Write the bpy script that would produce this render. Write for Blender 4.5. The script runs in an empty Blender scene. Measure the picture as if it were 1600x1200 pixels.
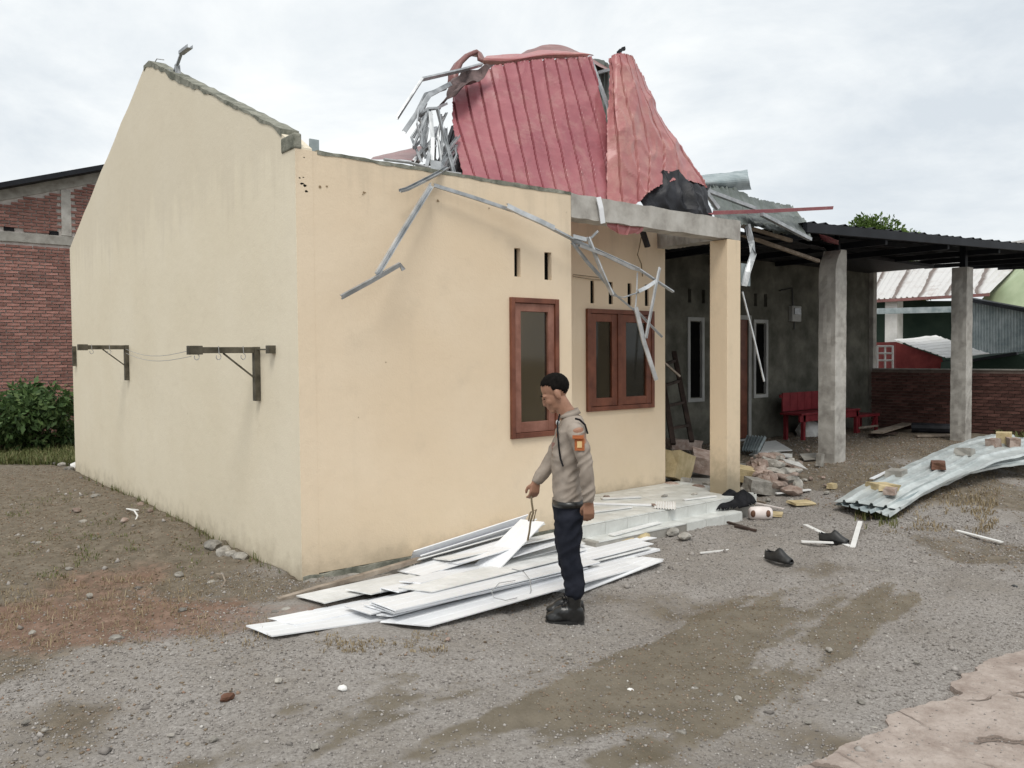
import bpy, bmesh, math, random
import numpy as np
from mathutils import Vector, Matrix, noise as mnoise

random.seed(11)
rng = np.random.default_rng(11)
S = bpy.context.scene
COL = S.collection

# ------------------------------------------------------------------ camera, sky, sun, exposure
M = np.array([[0.7754953499965273, -0.6313042393248988, -0.007868897265481815],
              [-0.02759080355643584, -0.0214356979788887, -0.9993894428155963],
              [0.6307501166808247, 0.7752389749377728, -0.03404147535811658]])
CAM = np.array([-2.4991, -5.47299, 1.6])
FPX = 1280.5375
cam = bpy.data.cameras.new('camera')
cam.sensor_width = 36.0
cam.lens = 36.0 * FPX / 1600.0
cam.clip_start = 0.05
cam.clip_end = 2000.0
camo = bpy.data.objects.new('camera', cam)
COL.objects.link(camo)
m4 = Matrix.Identity(4)
for i in range(3):
    m4[i][0] = M[0][i]
    m4[i][1] = -M[1][i]
    m4[i][2] = -M[2][i]
    m4[i][3] = CAM[i]
camo.matrix_world = m4
S.camera = camo

SUN_EL, SUN_AZ = math.radians(58), math.radians(222)      # azimuth clockwise from +Y
world = bpy.data.worlds.new('World')
S.world = world
world.use_nodes = True
wt = world.node_tree
for n in list(wt.nodes):
    wt.nodes.remove(n)
wo = wt.nodes.new('ShaderNodeOutputWorld')
bg = wt.nodes.new('ShaderNodeBackground')
bg.inputs['Strength'].default_value = 0.1
sk = wt.nodes.new('ShaderNodeTexSky')
sk.sky_type = 'NISHITA'
sk.sun_disc = False
sk.sun_elevation = SUN_EL
sk.sun_rotation = SUN_AZ
sk.dust_density = 3.0
tc = wt.nodes.new('ShaderNodeTexCoord')
mp = wt.nodes.new('ShaderNodeMapping')
mp.inputs['Scale'].default_value = (1.6, 1.6, 4.2)
mp.inputs['Rotation'].default_value = (0.12, 0.05, 0.6)
n1 = wt.nodes.new('ShaderNodeTexNoise')
n1.inputs['Scale'].default_value = 1.5
n1.inputs['Detail'].default_value = 9
n1.inputs['Roughness'].default_value = 0.6
n1.inputs['Distortion'].default_value = 0.35
rp = wt.nodes.new('ShaderNodeValToRGB')
rp.color_ramp.elements[0].position = 0.33
rp.color_ramp.elements[0].color = (6.1, 6.6, 7.05, 1)
rp.color_ramp.elements[1].position = 0.66
rp.color_ramp.elements[1].color = (9.1, 9.25, 9.15, 1)
e = rp.color_ramp.elements.new(0.5)
e.color = (7.6, 7.95, 8.15, 1)
mx = wt.nodes.new('ShaderNodeMixRGB')
mx.inputs['Fac'].default_value = 0.95
wl = wt.links.new
wl(tc.outputs['Generated'], mp.inputs['Vector'])
wl(mp.outputs['Vector'], n1.inputs['Vector'])
wl(n1.outputs['Fac'], rp.inputs['Fac'])
wl(sk.outputs['Color'], mx.inputs['Color1'])
wl(rp.outputs['Color'], mx.inputs['Color2'])
wl(mx.outputs['Color'], bg.inputs['Color'])
wl(bg.outputs['Background'], wo.inputs['Surface'])

sun = bpy.data.lights.new('sun', 'SUN')
sun.energy = 1.5
sun.angle = math.radians(20)
sun.color = (1.0, 0.965, 0.9)
suno = bpy.data.objects.new('sun', sun)
COL.objects.link(suno)
sd = Vector((math.sin(SUN_AZ) * math.cos(SUN_EL), math.cos(SUN_AZ) * math.cos(SUN_EL), math.sin(SUN_EL)))
suno.rotation_euler = sd.to_track_quat('Z', 'Y').to_euler()
suno.location = (0, 0, 30)

S.view_settings.view_transform = 'Standard'
S.view_settings.look = 'None'
S.view_settings.exposure = 0.27
S.view_settings.gamma = 1.0
S.view_settings.use_curve_mapping = False

# ------------------------------------------------------------------ survey helpers (photo pixel -> point on a known plane)
def ray(x, y):
    return M.T @ np.array([(x - 800) / FPX, (y - 600) / FPX, 1.0])

def on(x, y, X=None, Y=None, Z=None, D=None):
    r = ray(x, y)
    if X is not None:
        t = (X - CAM[0]) / r[0]
    elif Y is not None:
        t = (Y - CAM[1]) / r[1]
    elif Z is not None:
        t = (Z - CAM[2]) / r[2]
    else:
        t = D
    return Vector(CAM + t * r)

def ss(a, b, x):
    t = np.clip((np.asarray(x, float) - a) / (b - a), 0, 1)
    return t * t * (3 - 2 * t)

def gz(x, y):
    x = np.asarray(x, float)
    y = np.asarray(y, float)
    z = -0.19 * ss(0.0, 2.2, x - 0.35 * y)
    z = z + 0.19 * ss(5.6, 8.4, x) * ss(-2.4, 0.3, y)
    z = z + 0.07 * np.exp(-((x - 9.6) ** 2 / 4 + (y + 0.1) ** 2 / 0.8))
    z = z + 0.05 * np.exp(-((x - 3.9) ** 2 / 1.2 + (y + 0.45) ** 2 / 0.18))
    z = z + 0.06 * np.exp(-((x + 0.3) ** 2 / 0.12)) * ss(1.0, 3.0, y) * ss(8, 5, y)
    return z

def gnd(px, py, h=0.0):
    z = -0.1
    for _ in range(25):
        p = on(px, py, Z=z + h)
        z = float(gz(p.x, p.y))
    return on(px, py, Z=z + h)

# ------------------------------------------------------------------ numpy noise
def _h(i, j, s):
    n = (i * 374761393 + j * 668265263 + s * 1442695041) & 0x7fffffff
    n = ((n ^ (n >> 13)) * 1274126177) & 0x7fffffff
    return ((n ^ (n >> 16)) & 0xffff) / 65535.0

def vnoise(x, y, s=0):
    xi = np.floor(x).astype(np.int64)
    yi = np.floor(y).astype(np.int64)
    fx = x - xi
    fy = y - yi
    fx = fx * fx * (3 - 2 * fx)
    fy = fy * fy * (3 - 2 * fy)
    a = _h(xi, yi, s); b = _h(xi + 1, yi, s); c = _h(xi, yi + 1, s); d = _h(xi + 1, yi + 1, s)
    return a + (b - a) * fx + (c - a) * fy + (a - b - c + d) * fx * fy

def fbm(x, y, o=4, s=0):
    v = 0; amp = 0.5; tot = 0
    for k in range(o):
        v = v + amp * vnoise(x * 2 ** k, y * 2 ** k, s + 17 * k)
        tot += amp
        amp *= 0.5
    return v / tot

# ------------------------------------------------------------------ materials
class N:
    def __init__(self, name):
        self.m = bpy.data.materials.new(name)
        self.m.use_nodes = True
        self.t = self.m.node_tree
        self.b = self.t.nodes['Principled BSDF']
        self.tc = None
    def n(self, kind, **kw):
        nd = self.t.nodes.new('ShaderNode' + kind)
        for k, v in kw.items():
            if k in nd.inputs:
                nd.inputs[k].default_value = v
            else:
                setattr(nd, k, v)
        return nd
    def l(self, a, b):
        self.t.links.new(a, b)
    def co(self, scale=(1, 1, 1), kind='Object', rot=(0, 0, 0)):
        if self.tc is None:
            self.tc = self.n('TexCoord')
        mpn = self.n('Mapping')
        mpn.inputs['Scale'].default_value = scale
        mpn.inputs['Rotation'].default_value = rot
        self.l(self.tc.outputs[kind], mpn.inputs['Vector'])
        return mpn.outputs['Vector']
    def noise(self, scale, detail=5, rough=0.55, vec=None, dist=0.0):
        nd = self.n('TexNoise')
        nd.inputs['Scale'].default_value = scale
        nd.inputs['Detail'].default_value = detail
        nd.inputs['Roughness'].default_value = rough
        nd.inputs['Distortion'].default_value = dist
        self.l(vec if vec is not None else self.co(), nd.inputs['Vector'])
        return nd.outputs['Fac']
    def ramp(self, fac, stops):
        r = self.n('ValToRGB')
        els = r.color_ramp.elements
        while len(els) < len(stops):
            els.new(0.5)
        for el, (p, c) in zip(els, stops):
            el.position = p
            el.color = (*c, 1) if len(c) == 3 else c
        self.l(fac, r.inputs['Fac'])
        return r.outputs['Color']
    def fr(self, fac, a, b):      # scalar smooth range
        r = self.n('MapRange')
        r.interpolation_type = 'SMOOTHSTEP'
        r.inputs['From Min'].default_value = a
        r.inputs['From Max'].default_value = b
        self.l(fac, r.inputs['Value'])
        return r.outputs['Result']
    def mix(self, fac, a, b, mode='MIX'):
        x = self.n('MixRGB')
        x.blend_type = mode
        for v, s in ((fac, 'Fac'), (a, 'Color1'), (b, 'Color2')):
            if hasattr(v, 'links') or hasattr(v, 'is_linked'):
                self.l(v, x.inputs[s])
            elif s == 'Fac':
                x.inputs[s].default_value = v
            else:
                x.inputs[s].default_value = (*v, 1)
        return x.outputs['Color']
    def math(self, op, a, b=None):
        x = self.n('Math')
        x.operation = op
        for i, v in enumerate((a, b)):
            if v is None:
                continue
            if hasattr(v, 'is_linked'):
                self.l(v, x.inputs[i])
            else:
                x.inputs[i].default_value = v
        return x.outputs['Value']
    def bump(self, h, strength=0.3, dist=0.01):
        bn = self.n('Bump')
        bn.inputs['Strength'].default_value = strength
        bn.inputs['Distance'].default_value = dist
        self.l(h, bn.inputs['Height'])
        self.l(bn.outputs['Normal'], self.b.inputs['Normal'])
    def out(self, col, rough=0.8, metal=0.0, spec=0.3):
        if hasattr(col, 'is_linked'):
            self.l(col, self.b.inputs['Base Color'])
        else:
            self.b.inputs['Base Color'].default_value = (*col, 1)
        if hasattr(rough, 'is_linked'):
            self.l(rough, self.b.inputs['Roughness'])
        else:
            self.b.inputs['Roughness'].default_value = rough
        self.b.inputs['Metallic'].default_value = metal
        self.b.inputs['Specular IOR Level'].default_value = spec
        return self.m

MATS = {}
def mottled(name, a, b, scale=4, rough=0.85, bump=0.3, bscale=60, bdist=0.004, spec=0.25, metal=0.0, rnd=0.0, lo=0.35, hi=0.68, c=None):
    k = N(name)
    f = k.noise(scale, 6, 0.6)
    stops = [(lo, a), (hi, b)]
    if c:
        stops = [(lo, a), ((lo + hi) / 2, c), (hi, b)]
    col = k.ramp(f, stops)
    if rnd:
        oi = k.n('ObjectInfo')
        v = k.n('MapRange')
        v.inputs['To Min'].default_value = 1 - rnd
        v.inputs['To Max'].default_value = 1 + rnd
        k.l(oi.outputs['Random'], v.inputs['Value'])
        hs = k.n('HueSaturation')
        k.l(col, hs.inputs['Color'])
        k.l(v.outputs['Result'], hs.inputs['Value'])
        col = hs.outputs['Color']
    if bump:
        k.bump(k.noise(bscale, 4, 0.6), bump, bdist)
    MATS[name] = k.out(col, rough, metal, spec)
    return MATS[name]

def paint_wall(name, base, dirt, pale, green, damp=0.4):
    k = N(name)
    co = k.co()
    big = k.noise(0.9, 4, 0.55, co)
    mid = k.noise(4.0, 6, 0.65, co)
    streak = k.noise(1.0, 5, 0.6, k.co((7, 7, 0.55)))
    col = k.mix(k.fr(big, 0.3, 0.72), base, pale)
    col = k.mix(k.math('MULTIPLY', k.fr(mid, 0.52, 0.8), 0.3), col, dirt)
    col = k.mix(k.math('MULTIPLY', k.fr(streak, 0.54, 0.78), 0.16), col, dirt)
    # rising damp near the ground and rain streaks below the wall top (stains with their own shape)
    g = k.n('NewGeometry')
    sx = k.n('SeparateXYZ')
    k.l(g.outputs['Position'], sx.inputs['Vector'])
    low = k.math('MULTIPLY', k.fr(k.math('ADD', sx.outputs['Z'], k.math('MULTIPLY', k.math('SUBTRACT', mid, 0.5), 1.1)), 0.75, 0.0), damp)
    col = k.mix(low, col, green)
    zn = k.math('ADD', sx.outputs['Z'], k.math('MULTIPLY', k.math('SUBTRACT', k.noise(7, 5, 0.65, co), 0.5), 0.5))
    col = k.mix(k.math('MULTIPLY', k.fr(zn, 0.24, -0.12), 0.55), col, (0.27, 0.22, 0.15))
    col = k.mix(k.math('MULTIPLY', k.fr(k.math('ADD', zn, k.math('MULTIPLY', k.math('SUBTRACT', streak, 0.5), 1.6)), 2.75, 3.2), 0.4), col, dirt)
    spots = k.n('TexVoronoi')
    spots.inputs['Scale'].default_value = 2.1
    k.l(co, spots.inputs['Vector'])
    sp = k.math('MULTIPLY', k.fr(spots.outputs['Distance'], 0.03, 0.012), 0.25)
    col = k.mix(sp, col, (0.22, 0.17, 0.1))
    h = k.math('ADD', k.noise(70, 4, 0.6, co), k.math('MULTIPLY', k.noise(5, 4, 0.6, co), 4.0))
    k.bump(h, 0.22, 0.006)
    MATS[name] = k.out(col, 0.75, 0, 0.25)
    return MATS[name]

paint_wall('cream_paint', (0.725, 0.585, 0.42), (0.56, 0.465, 0.345), (0.765, 0.635, 0.475), (0.64, 0.53, 0.375))
paint_wall('pillar_paint', (0.72, 0.585, 0.42), (0.46, 0.385, 0.275), (0.71, 0.575, 0.41), (0.25, 0.215, 0.15), 0.85)
paint_wall('side_cream_paint', (0.755, 0.675, 0.52), (0.64, 0.57, 0.45), (0.795, 0.72, 0.57), (0.67, 0.595, 0.45))  # paler, less yellow cream for the side and rear walls
mottled('olive_paint', (0.36, 0.41, 0.24), (0.46, 0.5, 0.31), 2)
mottled('concrete', (0.24, 0.225, 0.2), (0.4, 0.385, 0.35), 5, 0.9, 0.6, 45, 0.006, c=(0.33, 0.315, 0.285))
mottled('pale_concrete', (0.3, 0.28, 0.255), (0.52, 0.5, 0.465), 4, 0.9, 0.6, 40, 0.006, c=(0.43, 0.41, 0.375))
mottled('mossy_concrete', (0.12, 0.125, 0.1), (0.34, 0.335, 0.28), 9, 0.95, 0.8, 35, 0.01)
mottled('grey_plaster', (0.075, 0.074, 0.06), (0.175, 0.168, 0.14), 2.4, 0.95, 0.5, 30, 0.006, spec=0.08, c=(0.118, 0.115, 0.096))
mottled('grey_trim', (0.3, 0.3, 0.29), (0.42, 0.42, 0.4), 3)
mottled('mortar', (0.38, 0.345, 0.32), (0.55, 0.51, 0.475), 6, 0.95, 0.6, 60, 0.006)
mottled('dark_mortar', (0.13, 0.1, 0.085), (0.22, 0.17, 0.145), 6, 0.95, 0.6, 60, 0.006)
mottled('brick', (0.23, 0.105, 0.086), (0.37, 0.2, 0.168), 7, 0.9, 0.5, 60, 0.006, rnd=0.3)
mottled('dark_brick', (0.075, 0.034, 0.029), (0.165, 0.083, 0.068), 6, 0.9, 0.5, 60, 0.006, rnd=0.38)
mottled('rubble_brick', (0.23, 0.16, 0.13), (0.42, 0.345, 0.30), 9, 0.95, 0.7, 40, 0.012, rnd=0.3)
mottled('rubble_grey', (0.25, 0.235, 0.21), (0.45, 0.43, 0.39), 9, 0.95, 0.7, 40, 0.012, rnd=0.25)
mottled('yellow_chunk', (0.42, 0.33, 0.18), (0.64, 0.53, 0.33), 6, 0.9, 0.7, 40, 0.01)
mottled('field_stone', (0.2, 0.185, 0.165), (0.42, 0.395, 0.35), 14, 0.9, 0.6, 50, 0.01, rnd=0.35)
mottled('brown_wood', (0.105, 0.034, 0.02), (0.21, 0.075, 0.043), 5, 0.5, 0.2, 40, 0.002, 0.35)
mottled('pale_brown_wood', (0.17, 0.068, 0.045), (0.31, 0.15, 0.11), 6, 0.55, 0.2, 40, 0.002, 0.35)
mottled('black_void', (0.003, 0.003, 0.003), (0.007, 0.007, 0.006), 3, 0.9, 0, spec=0.05)  # near-black colour that stands in for unlit depth
mottled('teal_wall', (0.02, 0.04, 0.03), (0.045, 0.07, 0.055), 1, 0.9)
mottled('dark_wood', (0.03, 0.02, 0.016), (0.075, 0.05, 0.04), 5, 0.7)
mottled('old_timber', (0.2, 0.16, 0.125), (0.38, 0.32, 0.26), 9, 0.9)
mottled('white_panel', (0.74, 0.75, 0.77), (0.84, 0.85, 0.865), 2.2, 0.38, 0.05, 8, 0.004, 0.5, rnd=0.07)
mottled('dusty_panel', (0.63, 0.63, 0.61), (0.79, 0.79, 0.78), 6, 0.5, 0.05, 8, 0.004, 0.4, rnd=0.06)
mottled('tile', (0.5, 0.505, 0.475), (0.73, 0.745, 0.72), 3.5, 0.35, 0, 8, 0.004, 0.5, rnd=0.05)
mottled('galvanised', (0.27, 0.285, 0.295), (0.5, 0.515, 0.53), 9, 0.45, 0.1, 30, 0.002, 0.5, metal=0.55)
mottled('bright_zinc', (0.4, 0.415, 0.42), (0.68, 0.69, 0.70), 7, 0.42, 0.1, 30, 0.002, 0.5, metal=0.55)
mottled('zinc_sheet', (0.40, 0.435, 0.43), (0.63, 0.665, 0.655), 3.5, 0.45, 0.15, 12, 0.004, 0.5, metal=0.25)
mottled('dark_zinc', (0.085, 0.1, 0.09), (0.19, 0.21, 0.195), 2.5, 0.5, 0.15, 12, 0.004, 0.5, metal=0.3)
mottled('blue_zinc', (0.22, 0.27, 0.28), (0.42, 0.47, 0.48), 4, 0.5, 0.1, 20, 0.003)
mottled('dark_metal', (0.006, 0.007, 0.010), (0.016, 0.018, 0.023), 3, 0.6, 0.1, 20, 0.003, 0.25)
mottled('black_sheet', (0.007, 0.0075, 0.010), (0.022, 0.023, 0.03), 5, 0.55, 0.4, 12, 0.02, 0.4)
mottled('black_rubber', (0.012, 0.012, 0.012), (0.035, 0.035, 0.035), 12, 0.5, 0.2, 80, 0.002, 0.5)
mottled('bracket_steel', (0.045, 0.04, 0.028), (0.14, 0.125, 0.095), 8, 0.65, 0.2, 60, 0.002)
mottled('red_paint', (0.15, 0.014, 0.02), (0.235, 0.032, 0.038), 5, 0.5, 0.1, 40, 0.002)
mottled('shed_red', (0.14, 0.02, 0.02), (0.24, 0.045, 0.04), 3, 0.8)
mottled('white_paint', (0.72, 0.71, 0.68), (0.84, 0.83, 0.81), 5, 0.5)
mottled('green_wall', (0.36, 0.43, 0.27), (0.48, 0.54, 0.36), 1.2, 0.85)
mottled('pink_white', (0.68, 0.6, 0.57), (0.82, 0.76, 0.73), 6, 0.5)
mottled('brown_cap', (0.1, 0.05, 0.03), (0.2, 0.1, 0.07), 9, 0.8)
mottled('skin', (0.27, 0.14, 0.09), (0.36, 0.195, 0.13), 12, 0.55, 0.1, 90, 0.001, 0.35)
mottled('hair', (0.004, 0.0035, 0.003), (0.012, 0.010, 0.009), 60, 0.85, 0.8, 160, 0.004, spec=0.08)
mottled('shirt_cloth', (0.275, 0.232, 0.195), (0.365, 0.315, 0.27), 7, 0.9, 0.15, 400, 0.001, 0.1)
mottled('trouser_cloth', (0.010, 0.012, 0.018), (0.024, 0.026, 0.036), 7, 0.9, 0.2, 300, 0.001, 0.1)
mottled('boot_leather', (0.008, 0.008, 0.008), (0.02, 0.02, 0.02), 9, 0.32, 0.15, 60, 0.002, 0.5)
mottled('orange_patch', (0.3, 0.085, 0.03), (0.44, 0.15, 0.055), 60, 0.8, 0)
mottled('patch_gold', (0.6, 0.42, 0.2), (0.7, 0.5, 0.25), 60, 0.7, 0)
mottled('name_tape', (0.22, 0.12, 0.1), (0.3, 0.18, 0.15), 40, 0.8, 0)
mottled('black_cloth', (0.008, 0.008, 0.009), (0.025, 0.025, 0.028), 9, 0.95, 0.4, 60, 0.006, 0.1)
mottled('wire_brown', (0.16, 0.12, 0.07), (0.26, 0.21, 0.14), 30, 0.6, 0)
mottled('wire_grey', (0.3, 0.3, 0.3), (0.42, 0.42, 0.42), 30, 0.5, 0)
mottled('bark', (0.06, 0.045, 0.03), (0.14, 0.11, 0.08), 12, 0.95, 0.8, 30, 0.02)
mottled('meter_glass', (0.25, 0.26, 0.27), (0.4, 0.41, 0.42), 5, 0.25, 0, 1, 1, 0.5)

def leafmat(name, a, b, c):
    k = N(name)
    oi = k.n('Attribute', attribute_name='tint')
    col = k.ramp(oi.outputs['Fac'], [(0.0, a), (0.55, b), (1.0, c)])
    m = k.out(col, 0.6, 0, 0.3)
    tr = k.n('BsdfTranslucent')
    k.l(col, tr.inputs['Color'])
    mxs = k.n('MixShader')
    mxs.inputs['Fac'].default_value = 0.25
    k.l(k.b.outputs['BSDF'], mxs.inputs[1])
    k.l(tr.outputs['BSDF'], mxs.inputs[2])
    k.l(mxs.outputs['Shader'], k.t.nodes['Material Output'].inputs['Surface'])
    MATS[name] = m
leafmat('bush_leaf', (0.035, 0.065, 0.024), (0.08, 0.14, 0.045), (0.17, 0.23, 0.085))
leafmat('tree_leaf', (0.05, 0.09, 0.02), (0.1, 0.16, 0.035), (0.17, 0.23, 0.06))
leafmat('grass_blade', (0.09, 0.12, 0.035), (0.15, 0.16, 0.06), (0.3, 0.26, 0.14))
leafmat('dry_blade', (0.2, 0.15, 0.085), (0.32, 0.25, 0.15), (0.46, 0.38, 0.25))

def red_roof_mat(name, a, b, dusty):
    k = N(name)
    co = k.co()
    col = k.ramp(k.noise(2.2, 5, 0.6, co), [(0.32, a), (0.68, b)])
    col = k.mix(k.math('MULTIPLY', k.fr(k.noise(3.2, 7, 0.75, co), 0.46, 0.68), 0.75), col, dusty)
    col = k.mix(k.math('MULTIPLY', k.fr(k.noise(8, 6, 0.8, co), 0.58, 0.7), 0.45), col, (0.2, 0.1, 0.09))
    sc = k.noise(1.0, 5, 0.7, k.co((3, 3, 26), rot=(0.0, 0.3, 0)))
    col = k.mix(k.math('MULTIPLY', k.fr(sc, 0.6, 0.72), 0.3), col, (0.52, 0.3, 0.27))
    k.bump(k.noise(9, 4, 0.6, co), 0.25, 0.012)
    MATS[name] = k.out(col, 0.4, 0, 0.5)
red_roof_mat('red_roofing', (0.30, 0.085, 0.105), (0.395, 0.135, 0.15), (0.42, 0.2, 0.19))
red_roof_mat('bleached_red_roofing', (0.36, 0.12, 0.125), (0.45, 0.185, 0.175), (0.49, 0.265, 0.225))
red_roof_mat('dull_red_roofing', (0.17, 0.06, 0.055), (0.29, 0.13, 0.12), (0.25, 0.17, 0.15))

mottled('dark_flashing', (0.04, 0.03, 0.03), (0.2, 0.14, 0.135), 6, 0.7)  # mottled from near-black to grey red
k = N('rusty_white_roof')
co = k.co()
dp = k.n('VectorMath', operation='DOT_PRODUCT')
k.l(co, dp.inputs[0])
NROOF = dp
wob = k.math('ADD', k.math('MULTIPLY', dp.outputs['Value'], 1.15), k.math('MULTIPLY', k.noise(1.1, 4, 0.6, co), 0.22))
fc_ = k.math('FRACT', wob)
band = k.math('MULTIPLY', k.fr(fc_, 0.24, 0.08), k.fr(k.noise(1.6, 5, 0.7, co), 0.25, 0.42))
col = k.mix(k.math('MULTIPLY', band, 0.9), (0.6, 0.59, 0.58), (0.14, 0.105, 0.09))
f2 = k.noise(1.3, 6, 0.75, co)
col = k.mix(k.math('MULTIPLY', k.fr(f2, 0.5, 0.7), 0.5), col, (0.33, 0.26, 0.23))
MATS['rusty_white_roof'] = k.out(col, 0.7, 0.0, 0.2)

k = N('dark_glass')
k.b.inputs['Base Color'].default_value = (0.018, 0.018, 0.015, 1)
k.b.inputs['Roughness'].default_value = 0.06
k.b.inputs['Specular IOR Level'].default_value = 0.9
tr = k.n('BsdfTransparent')
tr.inputs['Color'].default_value = (0.85, 0.83, 0.76, 1)
mxs = k.n('MixShader')
mxs.inputs['Fac'].default_value = 0.6
k.l(k.b.outputs['BSDF'], mxs.inputs[1])
k.l(tr.outputs['BSDF'], mxs.inputs[2])
k.l(mxs.outputs['Shader'], k.t.nodes['Material Output'].inputs['Surface'])
MATS['dark_glass'] = k.m

# concrete apron: cracks and dust
k = N('apron_concrete')
co = k.co()
w = k.n('VectorMath', operation='ADD')
nz = k.n('TexNoise')
nz.inputs['Scale'].default_value = 2.2
nz.inputs['Detail'].default_value = 6
k.l(co, nz.inputs['Vector'])
sc_ = k.n('VectorMath', operation='SCALE')
sc_.inputs['Scale'].default_value = 0.55
k.l(nz.outputs['Color'], sc_.inputs[0])
k.l(co, w.inputs[0])
k.l(sc_.outputs['Vector'], w.inputs[1])
vo = k.n('TexVoronoi')
vo.feature = 'DISTANCE_TO_EDGE'
vo.inputs['Scale'].default_value = 2.1
k.l(w.outputs['Vector'], vo.inputs['Vector'])
col = k.ramp(k.noise(4, 8, 0.72, co), [(0.32, (0.25, 0.195, 0.165)), (0.5, (0.385, 0.32, 0.28)), (0.68, (0.5, 0.43, 0.385))])
col = k.mix(k.math('MULTIPLY', k.fr(k.noise(14, 5, 0.7, co), 0.55, 0.75), 0.4), col, (0.6, 0.52, 0.46))
crk = k.math('MULTIPLY', k.fr(vo.outputs['Distance'], 0.03, 0.006), k.fr(k.noise(1.6, 3, 0.5, co), 0.40, 0.54))
col = k.mix(k.math('MULTIPLY', crk, 0.8), col, (0.17, 0.13, 0.105))
col = k.mix(k.math('MULTIPLY', k.fr(k.noise(38, 4, 0.7, co), 0.52, 0.7), 0.45), col, (0.27, 0.23, 0.2))
k.bump(k.math('SUBTRACT', k.math('ADD', k.noise(25, 6, 0.75, co), k.math('MULTIPLY', k.noise(5, 5, 0.7, co), 2.0)), k.math('MULTIPLY', crk, 2.0)), 0.8, 0.015)
MATS['apron_concrete'] = k.out(col, 0.9, 0, 0.2)

# ground: grit, dirt, mud, chosen by a per-vertex attribute of where each kind of soil lies
k = N('ground_soil')
co = k.co()
at = k.n('Attribute', attribute_name='soil')
sp = k.n('SeparateColor')
k.l(at.outputs['Color'], sp.inputs['Color'])
fine = k.noise(55, 6, 0.75, co)
mid = k.noise(9, 6, 0.7, co)
big = k.noise(1.3, 5, 0.6, co)
grit = k.ramp(fine, [(0.28, (0.17, 0.156, 0.143)), (0.5, (0.325, 0.3, 0.277)), (0.74, (0.5, 0.47, 0.44))])
earth = k.ramp(mid, [(0.3, (0.1, 0.08, 0.054)), (0.52, (0.17, 0.14, 0.1)), (0.72, (0.26, 0.22, 0.168))])
rede = k.ramp(mid, [(0.3, (0.16, 0.092, 0.066)), (0.52, (0.235, 0.145, 0.106)), (0.72, (0.34, 0.22, 0.168))])
mud = k.ramp(k.noise(5, 6, 0.65, co), [(0.3, (0.13, 0.108, 0.074)), (0.7, (0.21, 0.178, 0.13))])
def soft(ch, wgt=0.5):
    s_ = k.math('ADD', sp.outputs[ch], k.math('MULTIPLY', k.math('SUBTRACT', mid, 0.5), wgt))
    s_ = k.math('ADD', s_, k.math('MULTIPLY', k.math('SUBTRACT', fine, 0.5), wgt * 0.8))
    return k.fr(s_, 0.32, 0.62)
col = k.mix(k.math('MULTIPLY', k.fr(big, 0.35, 0.7), 0.35), grit, earth)
col = k.mix(k.math('MULTIPLY', soft('Blue'), 0.85), col, earth)
col = k.mix(k.math('MULTIPLY', soft('Red'), 0.8), col, rede)
col = k.mix(k.math('MULTIPLY', soft('Green', 0.7), 0.85), col, mud)
h = k.math('ADD', k.math('MULTIPLY', fine, 0.8), k.math('MULTIPLY', mid, 1.2))
k.bump(h, 0.7, 0.025)
MATS['ground_soil'] = k.out(col, 0.95, 0, 0.15)

k = N('gravel_stone')
at = k.n('Attribute', attribute_name='tint')
col = k.ramp(at.outputs['Fac'], [(0.0, (0.14, 0.127, 0.116)), (0.35, (0.24, 0.218, 0.2)), (0.7, (0.345, 0.318, 0.294)), (0.95, (0.42, 0.392, 0.366)), (1.0, (0.54, 0.515, 0.48))])
MATS['gravel_stone'] = k.out(col, 0.9, 0, 0.2)
k = N('earth_clod')
at = k.n('Attribute', attribute_name='tint')
col = k.ramp(at.outputs['Fac'], [(0.0, (0.12, 0.09, 0.062)), (0.4, (0.2, 0.155, 0.11)), (0.7, (0.29, 0.235, 0.175)), (0.85, (0.27, 0.165, 0.12)), (1.0, (0.4, 0.35, 0.28))])
MATS['earth_clod'] = k.out(col, 0.95, 0, 0.1)

# ------------------------------------------------------------------ object helpers
def tag(o, label=None, cat=None, group=None, kind=None):
    if label: o['label'] = label
    if cat: o['category'] = cat
    if group: o['group'] = group
    if kind: o['kind'] = kind
    return o

def thing(name, label, cat, loc=(0, 0, 0), group=None):
    o = bpy.data.objects.new(name, None)
    COL.objects.link(o)
    o.location = loc
    o.empty_display_size = 0.1
    return tag(o, label, cat, group)

def wloc(o):
    v = Vector((0, 0, 0))
    while o is not None:
        v += o.location
        o = o.parent
    return v

def link(name, me, mat=None, parent=None, loc=None):
    if mat is not None and not me.materials:
        me.materials.append(MATS[mat] if isinstance(mat, str) else mat)
    o = bpy.data.objects.new(name, me)
    COL.objects.link(o)
    if parent is not None:
        o.parent = parent
    if loc is not None:
        o.location = loc
    return o

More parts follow.
